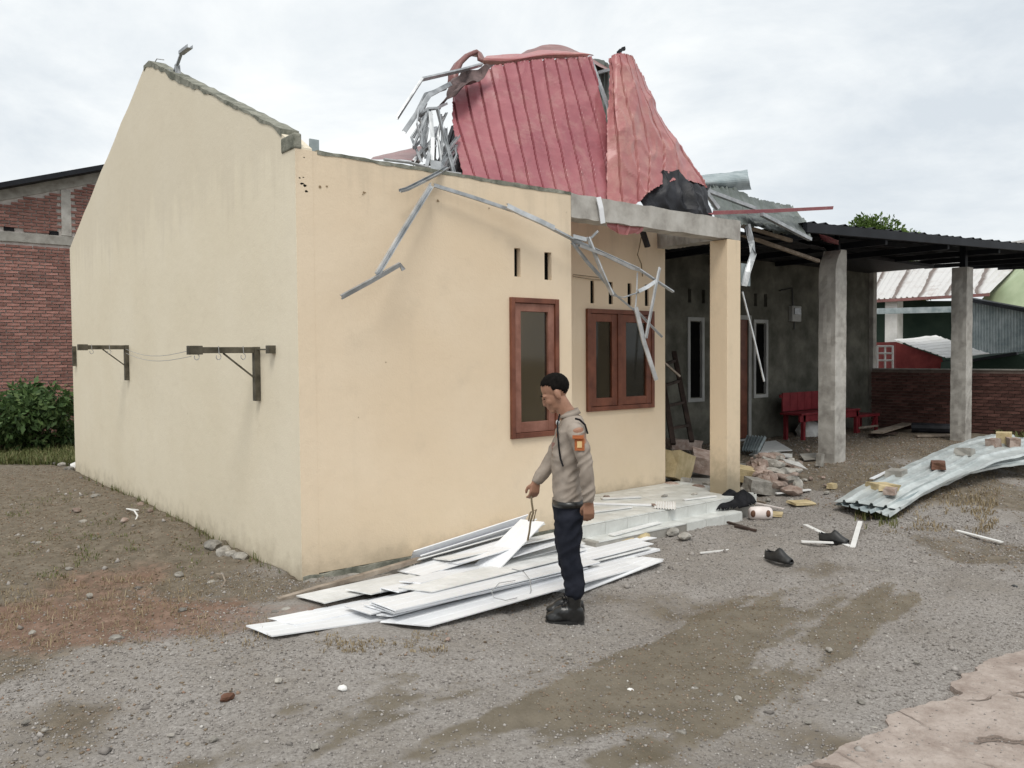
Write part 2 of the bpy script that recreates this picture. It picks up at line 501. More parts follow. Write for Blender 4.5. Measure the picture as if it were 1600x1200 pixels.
class MB:
    def __init__(self):
        self.v = []
        self.f = []
    def add(self, vs, fs):
        b = len(self.v)
        self.v += [Vector(v) for v in vs]
        self.f += [tuple(i + b for i in f) for f in fs]
        return self
    def box(self, a, b):
        x0, y0, z0 = a
        x1, y1, z1 = b
        return self.add([(x0, y0, z0), (x1, y0, z0), (x1, y1, z0), (x0, y1, z0), (x0, y0, z1), (x1, y0, z1), (x1, y1, z1), (x0, y1, z1)],
                        [(0, 3, 2, 1), (4, 5, 6, 7), (0, 1, 5, 4), (1, 2, 6, 5), (2, 3, 7, 6), (3, 0, 4, 7)])
    def prism(self, prof, path, ups=None, close=True, caps=True, up=Vector((0, 0, 1))):
        """sweep a 2-D profile (list of (a,b)) along a list of points"""
        path = [Vector(p) for p in path]
        n = len(prof)
        base = len(self.v)
        for i, p in enumerate(path):
            if i == 0: d = path[1] - p
            elif i == len(path) - 1: d = p - path[i - 1]
            else: d = (path[i + 1] - path[i - 1])
            d.normalize()
            u = ups[i] if ups else up
            if abs(d.dot(u)) > 0.97:
                u = Vector((1, 0, 0)) if abs(d.x) < 0.9 else Vector((0, 1, 0))
            s = d.cross(u).normalized()
            t = s.cross(d).normalized()
            for a, b in prof:
                self.v.append(p + s * a + t * b)
        for i in range(len(path) - 1):
            for j in range(n if close else n - 1):
                a = base + i * n + j
                b = base + i * n + (j + 1) % n
                self.f.append((a, b, b + n, a + n))
        if caps and close:
            self.f.append(tuple(base + j for j in reversed(range(n))))
            self.f.append(tuple(base + (len(path) - 1) * n + j for j in range(n)))
        return self
    def bar(self, a, b, w, h, up=Vector((0, 0, 1))):
        return self.prism([(-w / 2, -h / 2), (w / 2, -h / 2), (w / 2, h / 2), (-w / 2, h / 2)], [a, b], up=Vector(up))
    def tube(self, path, r, n=6):
        return self.prism([(r * math.cos(2 * math.pi * j / n), r * math.sin(2 * math.pi * j / n)) for j in range(n)], path)
    def channel(self, path, w=0.075, h=0.034, t=0.004, roll=0.0):
        pr = [(-w / 2, 0), (w / 2, 0), (w / 2, h), (w / 2 - t, h), (w / 2 - t, t), (-w / 2 + t, t), (-w / 2 + t, h), (-w / 2, h)]
        c, s = math.cos(roll), math.sin(roll)
        return self.prism([(a * c - b * s, a * s + b * c) for a, b in pr], path)
    def loft(self, rings, caps=True):
        n = len(rings[0])
        base = len(self.v)
        for r in rings:
            self.v += [Vector(p) for p in r]
        for i in range(len(rings) - 1):
            for j in range(n):
                a = base + i * n + j
                b = base + i * n + (j + 1) % n
                self.f.append((a, b, b + n, a + n))
        if caps:
            self.f.append(tuple(base + j for j in reversed(range(n))))
            self.f.append(tuple(base + (len(rings) - 1) * n + j for j in range(n)))
        return self
    def ell(self, c, r, rot=None, nu=14, nv=10):
        c = Vector(c)
        vs = []
        for i in range(nv + 1):
            th = math.pi * i / nv
            for j in range(nu):
                ph = 2 * math.pi * j / nu
                p = Vector((r[0] * math.sin(th) * math.cos(ph), r[1] * math.sin(th) * math.sin(ph), r[2] * math.cos(th)))
                if rot is not None:
                    p = rot @ p
                vs.append(c + p)
        fs = []
        for i in range(nv):
            for j in range(nu):
                a = i * nu + j
                b = i * nu + (j + 1) % nu
                fs.append((a, a + nu, b + nu, b))
        return self.add(vs, fs)
    def mesh(self, name, off=Vector((0, 0, 0)), smooth=False):
        me = bpy.data.meshes.new(name)
        me.from_pydata([tuple(v - off) for v in self.v], [], self.f)
        me.update()
        if smooth:
            me.polygons.foreach_set('use_smooth', [True] * len(me.polygons))
        return me
    def build(self, name, mat, parent=None, label=None, cat=None, group=None, kind=None, smooth=False, bevel=0.0):
        if parent is not None:
            off = wloc(parent)
            loc = None
        else:
            xs = [v.x for v in self.v]; ys = [v.y for v in self.v]; zs = [v.z for v in self.v]
            off = Vector(((min(xs) + max(xs)) / 2, (min(ys) + max(ys)) / 2, min(zs)))
            loc = off
        o = link(name, self.mesh(name, off, smooth), mat, parent, loc)
        if bevel:
            bv = o.modifiers.new('bevel', 'BEVEL')
            bv.width = bevel
            bv.segments = 2
            bv.limit_method = 'ANGLE'
        return tag(o, label, cat, group, kind)

def gridwall(axis, c, thick, a0, a1, z0, z1, holes, top=None, seg=0.0):
    """wall in plane axis=c (front) to c+thick, spanning a0..a1, z0..z1 with rectangular openings (a,b,za,zb)"""
    mb = MB()
    A = sorted(set([a0, a1] + [h[0] for h in holes] + [h[1] for h in holes]))
    Z = sorted(set([z0, z1] + [h[2] for h in holes] + [h[3] for h in holes]))
    def P(a, z, d):
        return Vector((a, c + d, z)) if axis == 'Y' else Vector((c + d, a, z))
    def hole(i, j):
        if i < 0 or j < 0 or i >= len(A) - 1 or j >= len(Z) - 1:
            return True
        am = (A[i] + A[i + 1]) / 2
        zm = (Z[j] + Z[j + 1]) / 2
        return any(h[0] < am < h[1] and h[2] < zm < h[3] for h in holes)
    for i in range(len(A) - 1):
        for j in range(len(Z) - 1):
            if hole(i, j):
                continue
            q = [(A[i], Z[j]), (A[i + 1], Z[j]), (A[i + 1], Z[j + 1]), (A[i], Z[j + 1])]
            mb.add([P(a, z, 0) for a, z in q], [(0, 1, 2, 3)])
            mb.add([P(a, z, thick) for a, z in q], [(3, 2, 1, 0)])
            for (di, dj, e0, e1) in ((-1, 0, 3, 0), (1, 0, 1, 2), (0, -1, 0, 1), (0, 1, 2, 3)):
                if hole(i + di, j + dj):
                    (a_, z_), (b_, y_) = q[e0], q[e1]
                    mb.add([P(a_, z_, 0), P(b_, y_, 0), P(b_, y_, thick), P(a_, z_, thick)], [(0, 3, 2, 1)])
    return mb

def sheet(rows, nu, nv, ribs=0, amp=0.0, dent=0.0, shape='trap', seed=0, ragged=0.0, along='v', slant=0.0, crease=0.0):
    """rows of control points (each row left->right, rows first->last) -> dense surface with ribs running row to row"""
    R_ = [[Vector(p) for p in r] for r in rows]
    def cr(pts, t):
        n = len(pts) - 1
        x = t * n
        i = min(int(x), n - 1)
        f = x - i
        p1, p2 = pts[i], pts[i + 1]
        p0 = pts[i - 1] if i > 0 else p1 * 2 - p2
        p3 = pts[i + 2] if i + 2 <= n else p2 * 2 - p1
        return 0.5 * ((2 * p1) + (p2 - p0) * f + (2 * p0 - 5 * p1 + 4 * p2 - p3) * f * f + (3 * p1 - p0 - 3 * p2 + p3) * f ** 3)
    G = []
    for j in range(nv + 1):
        v = j / nv
        line = []
        for i in range(nu + 1):
            u = i / nu
            line.append(cr([cr(r, u) for r in R_], v) if len(R_) > 2 else cr(R_[0], u).lerp(cr(R_[1], u), v))
        G.append(line)
    out = []
    for j in range(nv + 1):
        for i in range(nu + 1):
            p = G[j][i]
            du = G[j][min(i + 1, nu)] - G[j][max(i - 1, 0)]
            dv = G[min(j + 1, nv)][i] - G[max(j - 1, 0)][i]
            n_ = du.cross(dv)
            if n_.length < 1e-9: n_ = Vector((0, -1, 0))
            n_.normalize()
            u = i / nu
            v = j / nv
            o_ = 0.0
            if ribs:
                ph = (u * ribs + slant * v) % 1.0
                if shape == 'trap':
                    w_ = 0.0 if ph < 0.74 else (ph - 0.74) / 0.05 if ph < 0.79 else 1.0 if ph < 0.93 else (1 - ph) / 0.07
                elif shape == 'fin':
                    w_ = 0.0 if ph < 0.84 else (ph - 0.84) / 0.04 if ph < 0.88 else 1.0 if ph < 0.95 else (1 - ph) / 0.05
                    w_ += .12 * math.sin(ph * math.pi / .84) if ph < .84 else 0
                else:
                    w_ = 0.5 - 0.5 * math.cos(2 * math.pi * ph)
                o_ += amp * w_
            if dent:
                q = Vector((p.x * 1.7 + seed, p.y * 1.7, p.z * 1.7))
                o_ += dent * (mnoise.noise(q) + 0.5 * mnoise.noise(q * 2.7) + 0.25 * mnoise.noise(q * 6.1))
            if crease:
                q = Vector((p.x * 1.5 + seed * 3.1, p.y * 1.5, p.z * 1.2))
                c1 = abs(mnoise.noise(q * 1.3 + Vector((seed, 0, 0)))); c2 = abs(mnoise.noise(q * 2.9 + Vector((5, 1, 2))))
                o_ += crease * (max(0, .3 - c1) * 2.2 + max(0, .25 - c2) * 1.1)
            pp = p + n_ * o_
            if ragged and (j in (0, nv) or i in (0, nu)):
                pp = pp + Vector((random.uniform(-1, 1), random.uniform(-1, 1), random.uniform(-1, 1))) * ragged
            out.append(pp)
    mb = MB()
    mb.add(out, [(j * (nu + 1) + i, j * (nu + 1) + i + 1, (j + 1) * (nu + 1) + i + 1, (j + 1) * (nu + 1) + i) for j in range(nv) for i in range(nu)])
    return mb

def solid(o, t=0.002):
    s = o.modifiers.new('thickness', 'SOLIDIFY')
    s.thickness = t
    s.offset = 0
    return o

def chunk_mesh(name, size, seed, rough=0.18, sub=1, boxy=0.0):
    """an angular broken lump of about size (x,y,z)"""
    bm = bmesh.new()
    if boxy:
        bmesh.ops.create_cube(bm, size=1.6)
        bmesh.ops.subdivide_edges(bm, edges=bm.edges[:], cuts=1, use_grid_fill=True)
    else:
        bmesh.ops.create_icosphere(bm, subdivisions=sub, radius=1.0)
    r_ = random.Random(seed)
    off = Vector((r_.uniform(-50, 50), r_.uniform(-50, 50), r_.uniform(-50, 50)))
    for v in bm.verts:
        k_ = 1 + rough * 2 * mnoise.noise(v.co * 1.3 + off) + rough * mnoise.noise(v.co * 3.1 + off)
        v.co = v.co * k_ + Vector((r_.uniform(-1, 1), r_.uniform(-1, 1), r_.uniform(-1, 1))) * rough * 0.25
        v.co.x *= size[0] / 2
        v.co.y *= size[1] / 2
        v.co.z *= size[2] / 2
    me = bpy.data.meshes.new(name)
    bm.to_mesh(me)
    bm.free()
    return me

def put(name, me, mat, p, rot=(0, 0, 0), parent=None, label=None, cat=None, group=None):
    o = link(name, me, mat, parent)
    o.location = Vector(p) - (wloc(parent) if parent else Vector((0, 0, 0)))
    o.rotation_euler = rot
    return tag(o, label, cat, group)

def fast_mesh(name, verts, faces, tint=None):
    me = bpy.data.meshes.new(name)
    nv = len(verts)
    nf, k_ = faces.shape
    me.vertices.add(nv)
    me.vertices.foreach_set('co', np.ascontiguousarray(verts, np.float32).ravel())
    me.loops.add(nf * k_)
    me.loops.foreach_set('vertex_index', np.ascontiguousarray(faces, np.int32).ravel())
    me.polygons.add(nf)
    me.polygons.foreach_set('loop_start', np.arange(0, nf * k_, k_, dtype=np.int32))
    me.update(calc_edges=True)
    if tint is not None:
        a = me.attributes.new('tint', 'FLOAT', 'POINT')
        a.data.foreach_set('value', np.ascontiguousarray(tint, np.float32))
    return me

# ================================================================== GROUND
APRON = [(1640, 1000), (1600, 1021), (1546, 1037), (1520, 1055), (1489, 1074), (1497, 1092), (1450, 1106), (1383, 1124), (1391, 1140), (1360, 1155), (1318, 1172), (1282, 1192), (1240, 1206), (1190, 1240)]
def axis(segs):
    out = [segs[0][0]]
    for a, b, n in segs:
        out += list(np.linspace(a, b, n + 1)[1:])
    return np.array(out)
gx = axis([(-500, -60, 10), (-60, -8, 26), (-8, -3.6, 44), (-3.6, 5.2, 250), (5.2, 12, 100), (12, 30, 60), (30, 80, 20), (80, 600, 10)])
gy = axis([(-300, -40, 8), (-40, -7, 16), (-7, -5, 20), (-5, 0.4, 165), (0.4, 4.5, 60), (4.5, 16, 60), (16, 60, 20), (60, 600, 10)])
GX, GY = np.meshgrid(gx, gy, indexing='ij')
def ell_mask(x, y, c, r, ang=0.0):
    dx = x - c[0]; dy = y - c[1]
    ca, sa = math.cos(ang), math.sin(ang)
    u = (dx * ca + dy * sa) / r[0]
    v = (-dx * sa + dy * ca) / r[1]
    return np.exp(-(u * u + v * v))
def soils(x, y):
    n_ = fbm(x * 1.1, y * 1.1, 4, 3) - 0.5
    n2 = fbm(x * 3.1, y * 3.1, 4, 9) - 0.5
    red = 1.1 * ell_mask(x, y, (-1.15, -0.25), (1.15, 0.5), -0.55) + 0.8 * ell_mask(x, y, (-1.9, 0.45), (0.9, 0.35), -0.4) + 0.5 * ell_mask(x, y, (-1.0, 1.2), (0.8, 0.7), 0) + 0.4 * ell_mask(x, y, (-1.35, -1.55), (0.5, 0.3), -0.5)
    red = np.clip(red + n_ * 1.1 * (red > 0.12), 0, 1)
    mud = 1.0 * ell_mask(x, y, (0.75, -2.6), (0.95, 0.36), 0.12) + 0.8 * ell_mask(x, y, (1.75, -2.45), (0.9, 0.32), 0.2) + 0.45 * ell_mask(x, y, (2.7, -2.6), (0.8, 0.25), 0.1) + 0.4 * ell_mask(x, y, (-0.9, -2.3), (0.5, 0.5), 0)
    n3 = fbm((x + .18 * y) * .8, (y - .18 * x) * 5.0, 4, 41) - 0.5
    mud = np.clip(mud + (n_ * 1.0 + n2 * .8 + n3 * 2.2) * (mud > 0.06), 0, 1)
    ear = ss(0.9, -0.3, x - 0.35 * y) * ss(-2.6, 0.2, y) * 0.85 + 0.9 * ss(5.2, 7.5, x) * ss(-2.4, -0.9, y) + 0.55 * ss(3.3, 5.5, x) * ss(-1.3, -2.4, y) + 0.8 * ss(0.6, 2, y)
    ear = np.clip(ear + n_ * 1.6 + n2 * 0.6, 0, 1)
    return red, mud, ear
RED, MUD, EAR = soils(GX, GY)
near = np.exp(-np.maximum(0, np.hypot(GX - CAM[0], GY - CAM[1]) - 10) / 8)
GZ = gz(GX, GY)
rough = (fbm(GX * 0.9, GY * 0.9, 3, 21) - 0.5) * 0.05 + (fbm(GX * 4, GY * 4, 4, 5) - 0.5) * (0.035 + .04 * EAR) * (1 - 0.45 * MUD) + (fbm(GX * 14, GY * 14, 3, 8) - 0.5) * 0.022 * (1 - 0.5 * MUD)
rut = np.sin((GX * 0.42 + GY * 0.91) * 26 + 3 * fbm(GX * 2, GY * 2, 2, 4)) * 0.007 * np.clip(MUD, 0, 1)
wheel = -0.03 * np.exp(-((GY + 2.15 - 0.18 * GX) / 0.16) ** 2) * ss(-1.5, 0.5, GX) - 0.025 * np.exp(-((GY + 3.35 - 0.18 * GX) / 0.16) ** 2) * ss(-1.5, 0.5, GX) + 0.018 * np.exp(-((GY + 2.45 - 0.18 * GX) / 0.1) ** 2) * ss(-1.0, 0.8, GX)
clods = 0.03 * np.clip(fbm(GX * 9, GY * 9, 3, 31) - 0.52, 0, 1) * 4 * EAR * ss(-1.2, 0.5, GY) * ss(5.3, 4.5, np.where(GX < 5, GX, 4.0))
GZ = GZ + (rough + rut + wheel + 0.35 * clods) * near
inside = (GX > 0.02) & (GX < 15.1) & (GY > 0.02) & (GY < 7.6) & ((GX < 5.3) | (GY > 3.65))
GZ = np.where(inside, np.minimum(GZ, -0.22), GZ)
nx_, ny_ = GX.shape
idx = np.arange(nx_ * ny_).reshape(nx_, ny_)
faces = np.stack([idx[:-1, :-1], idx[1:, :-1], idx[1:, 1:], idx[:-1, 1:]], -1).reshape(-1, 4)
gme = fast_mesh('ground', np.stack([GX, GY, GZ], -1).reshape(-1, 3), faces)
ca_ = gme.color_attributes.new('soil', 'FLOAT_COLOR', 'POINT')
ca_.data.foreach_set('color', np.stack([RED, MUD, EAR, np.ones_like(RED)], -1).reshape(-1).astype(np.float32))
gme.polygons.foreach_set('use_smooth', np.ones(len(gme.polygons), bool))
tag(link('ground', gme, 'ground_soil'), kind='structure', label='grey gravel and brown earth yard')

def ground_h(x, y):
    return float(gz(x, y))

# gravel: tens of thousands of loose chips lying on the yard
def px_of(x, y, z):
    den = M[2][0] * (x - CAM[0]) + M[2][1] * (y - CAM[1]) + M[2][2] * (z - CAM[2])
    return (800 + FPX * (M[0][0] * (x - CAM[0]) + M[0][1] * (y - CAM[1]) + M[0][2] * (z - CAM[2])) / den,
            600 + FPX * (M[1][0] * (x - CAM[0]) + M[1][1] * (y - CAM[1]) + M[1][2] * (z - CAM[2])) / den)
def inpoly(poly, qx, qy):
    ins = np.zeros(len(qx), bool)
    for (ax_, ay_), (bx_, by_) in zip(poly, poly[1:] + poly[:1]):
        ins ^= ((ay_ > qy) != (by_ > qy)) & (qx < (bx_ - ax_) * (qy - ay_) / (by_ - ay_ + 1e-9) + ax_)
    return ins
def scatter_gravel(n, box, smin, smax, dens, name, seed, mat='gravel_stone', zc=None, label='loose grey gravel chips strewn over the yard'):
    r_ = np.random.default_rng(seed)
    x = r_.uniform(box[0], box[1], n)
    y = r_.uniform(box[2], box[3], n)
    red, mud, ear = soils(x, y)
    pr = dens(red, mud, ear, x, y)
    d = np.hypot(x - CAM[0], y - CAM[1])
    fwd = (x - CAM[0]) * M[2][0] + (y - CAM[1]) * M[2][1]
    sid = (x - CAM[0]) * M[0][0] + (y - CAM[1]) * M[0][1]
    keep = (r_.uniform(0, 1, n) < pr) & (fwd > 2.5) & (np.abs(sid) < fwd * 0.75 + 0.4)
    keep &= ~((x > -0.03) & (x < 5.3) & (y > -0.02))
    keep &= ~((x > 2.6) & (x < 5.0) & (y > -0.3))
    HEAP = [(395, 975), (408, 1000), (640, 990), (900, 915), (1030, 885), (1005, 825), (640, 850), (430, 945)]
    qx, qy = px_of(x, y, gz(x, y))
    ins = inpoly(HEAP, qx, qy)
    if zc is not None:
        ins |= ~inpoly([(p_[0] - 0, p_[1] + 6) for p_ in APRON] + [(1700, 1240), (1700, 1010)], qx, qy)
    keep &= ~ins
    x, y, d = x[keep], y[keep], d[keep]
    n = len(x)
    s = smin + (smax - smin) * r_.uniform(0, 1, n) ** 3.0
    base = np.array([[1, 0, 0], [0, 1, 0], [-1, 0, 0], [0, -1, 0], [0, 0, 0.7], [0, 0, -0.7]], float)
    v = base[None] * r_.uniform(0.65, 1.3, (n, 6, 1)) + r_.normal(0, 0.16, (n, 6, 3))
    a = r_.uniform(0, 6.28, n)
    c_, s_ = np.cos(a), np.sin(a)
    vx = v[..., 0] * c_[:, None] - v[..., 1] * s_[:, None]
    vy = v[..., 0] * s_[:, None] + v[..., 1] * c_[:, None]
    v = np.stack([vx, vy, v[..., 2]], -1) * s[:, None, None]
    z = gz(x, y)
    # true height of the bumpy sheet at each chip
    ix = np.clip(np.searchsorted(gx, x) - 1, 0, len(gx) - 2)
    iy = np.clip(np.searchsorted(gy, y) - 1, 0, len(gy) - 2)
    fx = (x - gx[ix]) / (gx[ix + 1] - gx[ix]); fy = (y - gy[iy]) / (gy[iy + 1] - gy[iy])
    z = GZ[ix, iy] * (1 - fx) * (1 - fy) + GZ[ix + 1, iy] * fx * (1 - fy) + GZ[ix, iy + 1] * (1 - fx) * fy + GZ[ix + 1, iy + 1] * fx * fy
    if zc is not None: z = np.full_like(z, zc)
    v += np.stack([x, y, z + s * 0.2], -1)[:, None, :]
    F = np.array([[0, 1, 4], [1, 2, 4], [2, 3, 4], [3, 0, 4], [1, 0, 5], [2, 1, 5], [3, 2, 5], [0, 3, 5]])
    faces = (F[None] + (np.arange(n) * 6)[:, None, None]).reshape(-1, 3)
    tint = np.repeat(np.clip(r_.normal(0.5, 0.22, n), 0, 1), 6)
    o = link(name, fast_mesh(name, v.reshape(-1, 3), faces, tint), mat)
    tag(o, kind='stuff', label=label)
scatter_gravel(240000, (-4, 7, -5, 0.6), 0.003, 0.0105, lambda r, m, e, x, y: np.clip(1.0 - 0.85 * m - 0.55 * r - 0.45 * e, 0.06, 1) * (0.35 + 0.65 * fbm(x * 1.7, y * 1.7, 3, 77)), 'gravel', 1)
scatter_gravel(7000, (-5, 9, -5, 7), 0.010, 0.032, lambda r, m, e, x, y: np.clip(0.5 - 0.3 * m, 0.08, 1) * np.clip((fbm(x * 1.2, y * 1.2, 3, 55) - 0.35) * 3, 0, 1), 'gravel', 2)
scatter_gravel(26000, (4.6, 13, -3.5, 3.5), 0.005, 0.018, lambda r, m, e, x, y: 0.55 + 0 * x, 'gravel', 3)

scatter_gravel(70000, (-4.5, 1.5, -2.2, 8.5), 0.004, 0.013, lambda r, m, e, x, y: np.clip(.15 + .9 * np.maximum(e, r), 0, 1) * (.35 + .65 * fbm(x * 2.1, y * 2.1, 3, 15)), 'soil_clods', 4, 'earth_clod', label='brown earth clods beside the side wall')
scatter_gravel(26000, (0, 5, -4.4, -1.2), 0.003, 0.009, lambda r, m, e, x, y: m, 'soil_clods', 5, 'earth_clod', label='muddy clods on the wheel worn patch')
scatter_gravel(30000, (4.8, 14, -3.5, 3.5), 0.005, 0.018, lambda r, m, e, x, y: e, 'soil_clods', 6, 'earth_clod', label='brown earth clods on the mound at right')
scatter_gravel(9000, (0.2, 4, -4.9, -3.2), 0.002, 0.008, lambda r, m, e, x, y: .25 + 1.2 * np.clip(fbm(x * 3, y * 3, 3, 91) - .5, 0, 1), 'gravel', 7, zc=-0.166, label='grit scattered over the concrete road edge')
# broken concrete apron, bottom right
ap = [gnd(px, py) for px, py in APRON]
rim = []
for a, b in zip(ap[:-1], ap[1:]):
    nseg = max(2, int((b - a).length / 0.018))
    for q in range(nseg):
        p = a.lerp(b, q / nseg)
        p = p + Vector((mnoise.noise(p * 9), mnoise.noise(p * 9 + Vector((7, 0, 0))), 0)) * 0.03 + Vector((mnoise.noise(p * 31), mnoise.noise(p * 31 + Vector((7, 0, 0))), 0)) * 0.014
        rim.append(Vector((p.x, p.y, 0)))
far_pts = [Vector((0.2, -6.4, 0)), Vector((6.5, -6.4, 0)), Vector((6.5, -3.4, 0))]
loop_ = rim + far_pts
bm = bmesh.new()
ztop = -0.166
vs = [bm.verts.new((p.x, p.y, ztop)) for p in loop_]
fc = bm.faces.new(vs)
ex = bmesh.ops.extrude_face_region(bm, geom=[fc])
for g_ in ex['geom']:
    if isinstance(g_, bmesh.types.BMVert):
        g_.co.z = ztop - 0.12
bmesh.ops.recalc_face_normals(bm, faces=bm.faces[:])
me = bpy.data.meshes.new('pavement')
bm.to_mesh(me)
bm.free()
tag(link('pavement', me, 'apron_concrete'), kind='structure', label='cracked pinkish concrete road edge')

# ================================================================== CREAM HOUSE
H = thing('cream_house', 'cream yellow single storey house with its roof torn off', 'house', (2.6, 3.7, 0))
WT = 3.075
# gable side wall: outline in (Y, z), slightly broken along the top
rnd = random.Random(5)
def jag(a, b, n, amp):
    out = []
    for i in range(1, n):
        t = i / n
        out.append((a[0] + (b[0] - a[0]) * t, a[1] + (b[1] - a[1]) * t + rnd.uniform(-amp, amp)))
    return out
gp = [(0.0, -0.25), (0.0, 3.09), (0.30, 3.27)]
gp += jag((0.30, 3.27), (3.35, 4.585), 26, 0.006) + [(3.35, 4.585), (3.46, 4.62), (3.62, 4.63)]
gp += jag((3.62, 4.63), (7.43, 3.16), 12, 0.012) + [(7.43, 3.16), (7.43, -0.25)]
bm = bmesh.new()
off = wloc(H)
vs = [bm.verts.new(Vector((0.0, y, z)) - off) for y, z in gp]
fc = bm.faces.new(vs)
ex = bmesh.ops.extrude_face_region(bm, geom=[fc])
for g_ in ex['geom']:
    if isinstance(g_, bmesh.types.BMVert):
        g_.co.x += 0.13
bmesh.ops.recalc_face_normals(bm, faces=bm.faces[:])
me = bpy.data.meshes.new('side_wall')
bm.to_mesh(me)
bm.free()
link('side_wall', me, 'side_cream_paint', H)
# bare concrete verge along the near slope, and the stub of the tie beam on the corner
mb = MB()
pts = [(0.22 + (3.40) * i / 70, 3.24 + (4.628 - 3.24) * min(1, i / 66) + .012 * mnoise.noise(Vector((i * .35, 2, 0)))) for i in range(71)]
ring = []
for i, (y, z) in enumerate(pts):
    a = 0.012 + 0.11 * max(0, mnoise.noise(Vector((y * 1.6, 1.7, 0)))) + .035 * max(-.3, mnoise.noise(Vector((y * 7, 1.7, 0)))) + (0.015 if y > 1.8 else 0)
    ring.append([Vector((-0.006, y, z - a)), Vector((0.136, y, z - a)), Vector((0.136, y, z + 0.022)), Vector((-0.006, y, z + 0.018 + .008 * mnoise.noise(Vector((y * 14, 0, 0)))))])
mb.loft(ring)
mb.build('gable_coping', 'mossy_concrete', H)
mb = MB()
mb.box((-0.010, -0.010, 3.075), (0.05, 0.22, 3.185))
o = mb.build('beam_stub', 'mossy_concrete', H, bevel=0.012)
# front wall
FW = gridwall('Y', 0.0, 0.13, 0.131, 2.66, 0.035, WT, [(1.94, 2.475, 0.89, 2.10), (1.99, 2.06, 2.285, 2.53), (2.335, 2.42, 2.275, 2.52)])
FW.build('front_wall', 'cream_paint', H)
mb = gridwall('Y', 0.0, 0.129, 0.0, 0.1305, 0.035, WT, [])
mb2 = MB().box((0.003, -0.003, -0.25), (0.132, 0.128, WT))
mb2.build('corner_pier', 'cream_paint', H)
# plaster-free crown of the front wall
ring = []
for i in range(40):
    x = 0.17 + (2.66 - 0.17) * i / 39
    t = 0.012 + 0.014 * max(0, mnoise.noise(Vector((x * 3, 0.4, 0)))) + rnd.uniform(0, 0.008)
    ring.append([Vector((x, -0.004, WT - t)), Vector((x, 0.134, WT - t)), Vector((x, 0.134, WT + 0.008 + rnd.uniform(0, 0.01))), Vector((x, -0.004, WT + 0.006 + rnd.uniform(0, 0.01)))])
MB().loft(ring).build('wall_crown', 'mossy_concrete', H)
# return wall, porch wall, rear and party walls, inner partition
MB().box((2.531, 0.131, 0.03), (2.66, 1.0, WT)).build('return_wall', 'cream_paint', H)
vpx = [(922.4, 928.4), (951, 957.5), (980.5, 986.5), (1007.5, 1013.5)]
hol = []
for a, b in vpx:
    p0 = on(a, 425.5, Y=1.0); p1 = on(b, 458, Y=1.0)
    hol.append((p0.x, p1.x, 2.175, 2.425))
w0 = on(916, 484, Y=1.0); w1 = on(1019, 650, Y=1.0)
WBX = (w0.x, w1.x); WBZ = (0.99, 2.105)
hol.append((WBX[0], WBX[1], WBZ[0], WBZ[1]))
gridwall('Y', 1.0, 0.13, 2.531, 5.14, 0.03, 3.06, hol).build('porch_wall', 'cream_paint', H)
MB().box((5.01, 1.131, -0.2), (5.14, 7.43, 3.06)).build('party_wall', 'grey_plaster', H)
MB().box((0.131, 7.3, -0.2), (5.009, 7.43, 3.06)).build('rear_wall', 'side_cream_paint', H)
MB().box((0.131, 2.9, 0.06), (5.009, 3.02, 3.0)).build('inner_wall', 'olive_paint', H)
MB().box((0.131, 0.131, -0.1), (2.53, 2.9, 0.05)).build('house_floor', 'concrete', H)
MB().box((2.54, 1.14, 2.62), (5.0, 2.88, 2.64)).build('ceiling', 'dusty_panel', H)  # unseen slab added over this room to keep its windows dark
# foundation with rough stones
ring = []
for i in range(60):
    x = 0.006 + 2.65 * i / 59
    d = 0.03 + 0.02 * mnoise.noise(Vector((x * 5, 3.3, 0)))
    ring.append([Vector((x, -d, -0.3)), Vector((x, 0.12, -0.3)), Vector((x, 0.12, 0.034)), Vector((x, -d * 0.5, 0.03 + 0.012 * mnoise.noise(Vector((x * 9, 0, 0)))))])
F_ = MB().loft(ring).build('foundation', 'mossy_concrete', H)
for i in range(13):
    me = chunk_mesh('foundation_stone', (0.17, 0.09, 0.09), 40 + i, 0.15, 2)
    put('foundation_stone', me, 'field_stone', (0.06 + i * 0.175 + rnd.uniform(-0.03, 0.03), -0.03, -0.05 + rnd.uniform(-0.025, 0.02)), (0, 0, rnd.uniform(-0.2, 0.2)), parent=F_)
# beams and porch pillar
def rough_beam(a, b, nm, mat, seed):
    r_ = random.Random(seed)
    x0, y0, z0 = a
    x1, y1, z1 = b
    ring = []
    nseg = 26
    long_x = (x1 - x0) > (y1 - y0)
    for i in range(nseg + 1):
        t = i / nseg
        j = lambda: r_.uniform(-0.006, 0.006)
        if long_x:
            x = x0 + (x1 - x0) * t
            ring.append([Vector((x, y0 + j(), z0 + j())), Vector((x, y1 + j(), z0 + j())), Vector((x, y1 + j(), z1 + j())), Vector((x, y0 + j(), z1 + j()))])
        else:
            y = y0 + (y1 - y0) * t
            ring.append([Vector((x1 + j(), y, z0 + j())), Vector((x0 + j(), y, z0 + j())), Vector((x0 + j(), y, z1 + j())), Vector((x1 + j(), y, z1 + j()))])
    return MB().loft(ring).build(nm, mat, H)
rough_beam((2.662, 0.0, 2.86), (5.235, 0.2, 3.075), 'porch_beam', 'pale_concrete', 3)
rough_beam((5.0, 0.202, 2.865), (5.2, 0.998, 3.07), 'porch_beam', 'concrete', 4)
MB().box((4.995, 0.0, 0.045), (5.235, 0.235, 2.858)).build('porch_pillar', 'pillar_paint', H, bevel=0.006)
